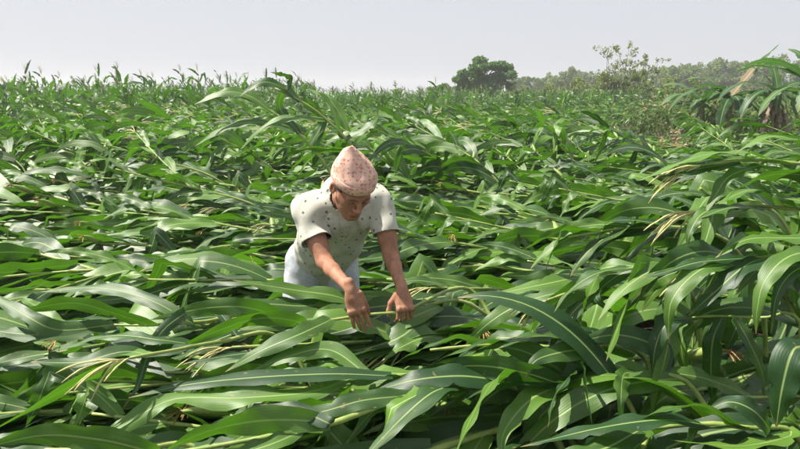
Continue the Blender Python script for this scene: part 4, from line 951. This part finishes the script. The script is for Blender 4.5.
# weeds and climbers around the banana clump
WD = []
for k in range(4):
    rg = np.random.default_rng(90+k); tk = MB(); lf = MB()
    for q in range(12):
        b = np.array([rg.normal()*.28, rg.normal()*.28, 0]); e = b + np.array([rg.normal()*.3, rg.normal()*.3, rg.uniform(.8, 1.7)]); C = catmull([b, (b+e)/2+rg.normal(size=3)*.12, e], 7); tube(tk, C, np.linspace(.010, .003, 7), 4, 0, False)
        leafcloud(lf, C[2:], np.full((5, 3), .14), 34, .085, rg, 0, .2, 2.0)
    WD.append((tk.mesh('stem', [M_STALK]), lf.mesh('foliage', [(M_WEED, M_WEED, M_STRAW, M_PALE)[k]], False)))
def weed(k, loc, s, label, group):
    o = link('tall_weed', None, None, loc); o.rotation_euler = (0, 0, rng.uniform(0, 6)); o.scale = (s, s, s); link('stem', WD[k][0], o); link('foliage', WD[k][1], o); weeds.setdefault((label, group), []).append((o, project(np.array(loc))[0][0], ''))
for q in range(40):
    px = rng.uniform(640, 840); Y = rng.uniform(20.5, 32) if q > 7 else rng.uniform(13, 18); k = int(rng.choice(4, p=(.42, .34, .10, .14)))
    weed(k, (gx_at(px, Y), Y, -.01), (rng.uniform(.6, .95) if q > 7 else rng.uniform(.35, .5)), ('green leafy weed among the banana plants', 'green leafy weed among the banana plants', 'brown withered weed among the banana plants', 'yellow-green weed among the banana plants')[k], ('green weeds', 'green weeds', 'brown weeds', 'yellow-green weeds')[k]+' round the bananas')
for (lb, gr), it in weeds.items():
    ordinal_labels(it, lb + '%s%s', 'weed', gr)
# banana plants
def bw(t, W): return W*.5*np.clip(np.minimum(t/.10, 1)*(1-np.clip((t-.72)/.28, 0, 1)**2.2), .03, 1)
def torn(V, f, rg, across, p):
    """split the blade into ragged strips across the rib"""
    keep = [q for i, q in enumerate(f) if not ((i % across) in (0, across-1) and rg.random() < p) ]
    return V, keep
def banana(label, loc, h, leaves, dry, seed, group='banana plants at the right edge of the field'):
    rg = np.random.default_rng(seed); o = link('banana_plant', None, None, loc); tk = MB()
    C = catmull([(0, 0, -.05), (.05, 0, h*.4), (.0, .02, h*.8), (.02, 0, h)], 10); tube(tk, C, np.linspace(.13, .06, 10), 9); link('stem', tk.mesh('stem', [M_BSTEM]), o)
    for az, el, L, droop, mat in leaves:
        d0 = np.array([math.cos(R(az))*math.cos(R(el)), math.sin(R(az))*math.cos(R(el)), math.sin(R(el))]); n = 22
        Cl = leaf_curve(np.array([.02, 0, h-.05]), d0, L*1.18, n, rg, droop, np.zeros(3), .05, 0)
        sd = np.cross(d0, [0, 0, 1.]); V, f, uv = leaf_strip(Cl, nrm(sd), .34, rg, 8, rg.normal()*.3, rg.normal()*.2, .03, .35, bw); V, f = torn(V, f, rg, 8, .30)
        link('leaf', MB().add(V, f, uv).mesh('banana_leaf', [mat]), o)
    for k in range(dry):
        a = rg.uniform(0, 6.28); d0 = np.array([math.cos(a), math.sin(a), rg.uniform(-.2, .5)]); Cl = leaf_curve(np.array([0, 0, h*rg.uniform(.45, .97)]), d0, rg.uniform(.5, 1.2), 14, rg, rg.uniform(2.5, 6.0), rg.normal(size=3)*.6, .05, rg.uniform(.15, .4))
        V, f, uv = leaf_strip(Cl, nrm(np.cross(d0, [0, 0, 1.])), rg.uniform(.07, .17), rg, 4, rg.normal()*1.6, 0, .035, .5, bw); V, f = torn(V, f, rg, 4, .25); link('dry_leaf', MB().add(V, f, uv).mesh('banana_dry', [M_BDRY]), o)
    tag(o, label, 'banana plant', group); return o
banana('banana plant with one tall leaf brown at its base pointing up right', (gx_at(731, 20), 20, 0), 1.55, [(15, 50, 2.0, .12, M_BANANA), (176, 28, 1.9, .9, M_BANANA), (150, 48, 1.5, .9, M_BANANA), (195, 10, 1.6, 1.2, M_BANANA), (-30, 20, 1.5, 1.2, M_BANANA), (10, 25, 1.7, 1.0, M_BANANA), (230, -5, 1.3, 1.4, M_BANANA), (300, 0, 1.3, 1.2, M_BANANA), (12, 52, 1.1, .1, M_DRY), (260, 10, 1.3, 1.5, M_BANANA), (185, 40, 1.7, 1.3, M_BANANA)], 4, 201)
banana('banana plant with a thick skirt of dry brown leaves at right edge', (gx_at(777, 19), 19, 0), 1.7, [(170, 34, 1.7, 1.1, M_BANANA), (200, 15, 1.5, 1.3, M_BANANA), (140, 55, 1.4, .8, M_BANANA), (20, 30, 1.8, .9, M_BANANA), (0, 10, 1.6, 1.2, M_BANANA), (-60, 20, 1.3, 1.2, M_BANANA), (240, 20, 1.3, 1.4, M_BANANA), (80, 60, 1.4, .7, M_BANANA), (270, 5, 1.2, 1.5, M_BANANA)], 34, 202)
banana('banana plant just past the right edge with leaves reaching into the sky', (gx_at(818, 18), 18, 0), 1.75, [(165, 38, 2.2, .5, M_BANANA), (178, 44, 2.1, .55, M_BANANA), (190, 20, 1.9, .9, M_BANANA), (220, 20, 1.5, 1.2, M_BANANA), (100, 60, 1.6, .6, M_BANANA), (20, 40, 1.6, .9, M_BANANA)], 8, 203)
banana('smaller banana plant at the left of the banana clump', (gx_at(704, 21), 21, 0), 1.35, [(185, 35, 1.4, 1.1, M_BANANA), (150, 50, 1.3, .9, M_BANANA), (20, 45, 1.3, 1.0, M_BANANA), (230, 25, 1.2, 1.3, M_BANANA), (320, 25, 1.2, 1.3, M_BANANA), (270, 50, 1.1, 1.2, M_BANANA)], 2, 204)
# ------------------------------------------------------------------ haze: the air of a dusty day
hz = MB(); x0, x1, y0, y1, z0, z1 = -610, 610, -610, 610, -1.1, 13.0
hz.add([(x, y, z) for x in (x0, x1) for y in (y0, y1) for z in (z0, z1)], [(0, 1, 3, 2), (4, 6, 7, 5), (0, 4, 5, 1), (2, 3, 7, 6), (0, 2, 6, 4), (1, 5, 7, 3)])
M_HAZE, nt, out = new_mat('haze_air'); pv_ = nd(nt, 'ShaderNodeVolumePrincipled'); pv_.inputs['Color'].default_value = (.93, .94, .97, 1); pv_.inputs['Density'].default_value = .0015; pv_.inputs['Anisotropy'].default_value = .25
nt.links.new(pv_.outputs[0], out.inputs['Volume'])
tag(link('haze', hz.mesh('haze', [M_HAZE], False)), 'thin dusty haze over the whole field', 'haze', kind='stuff')
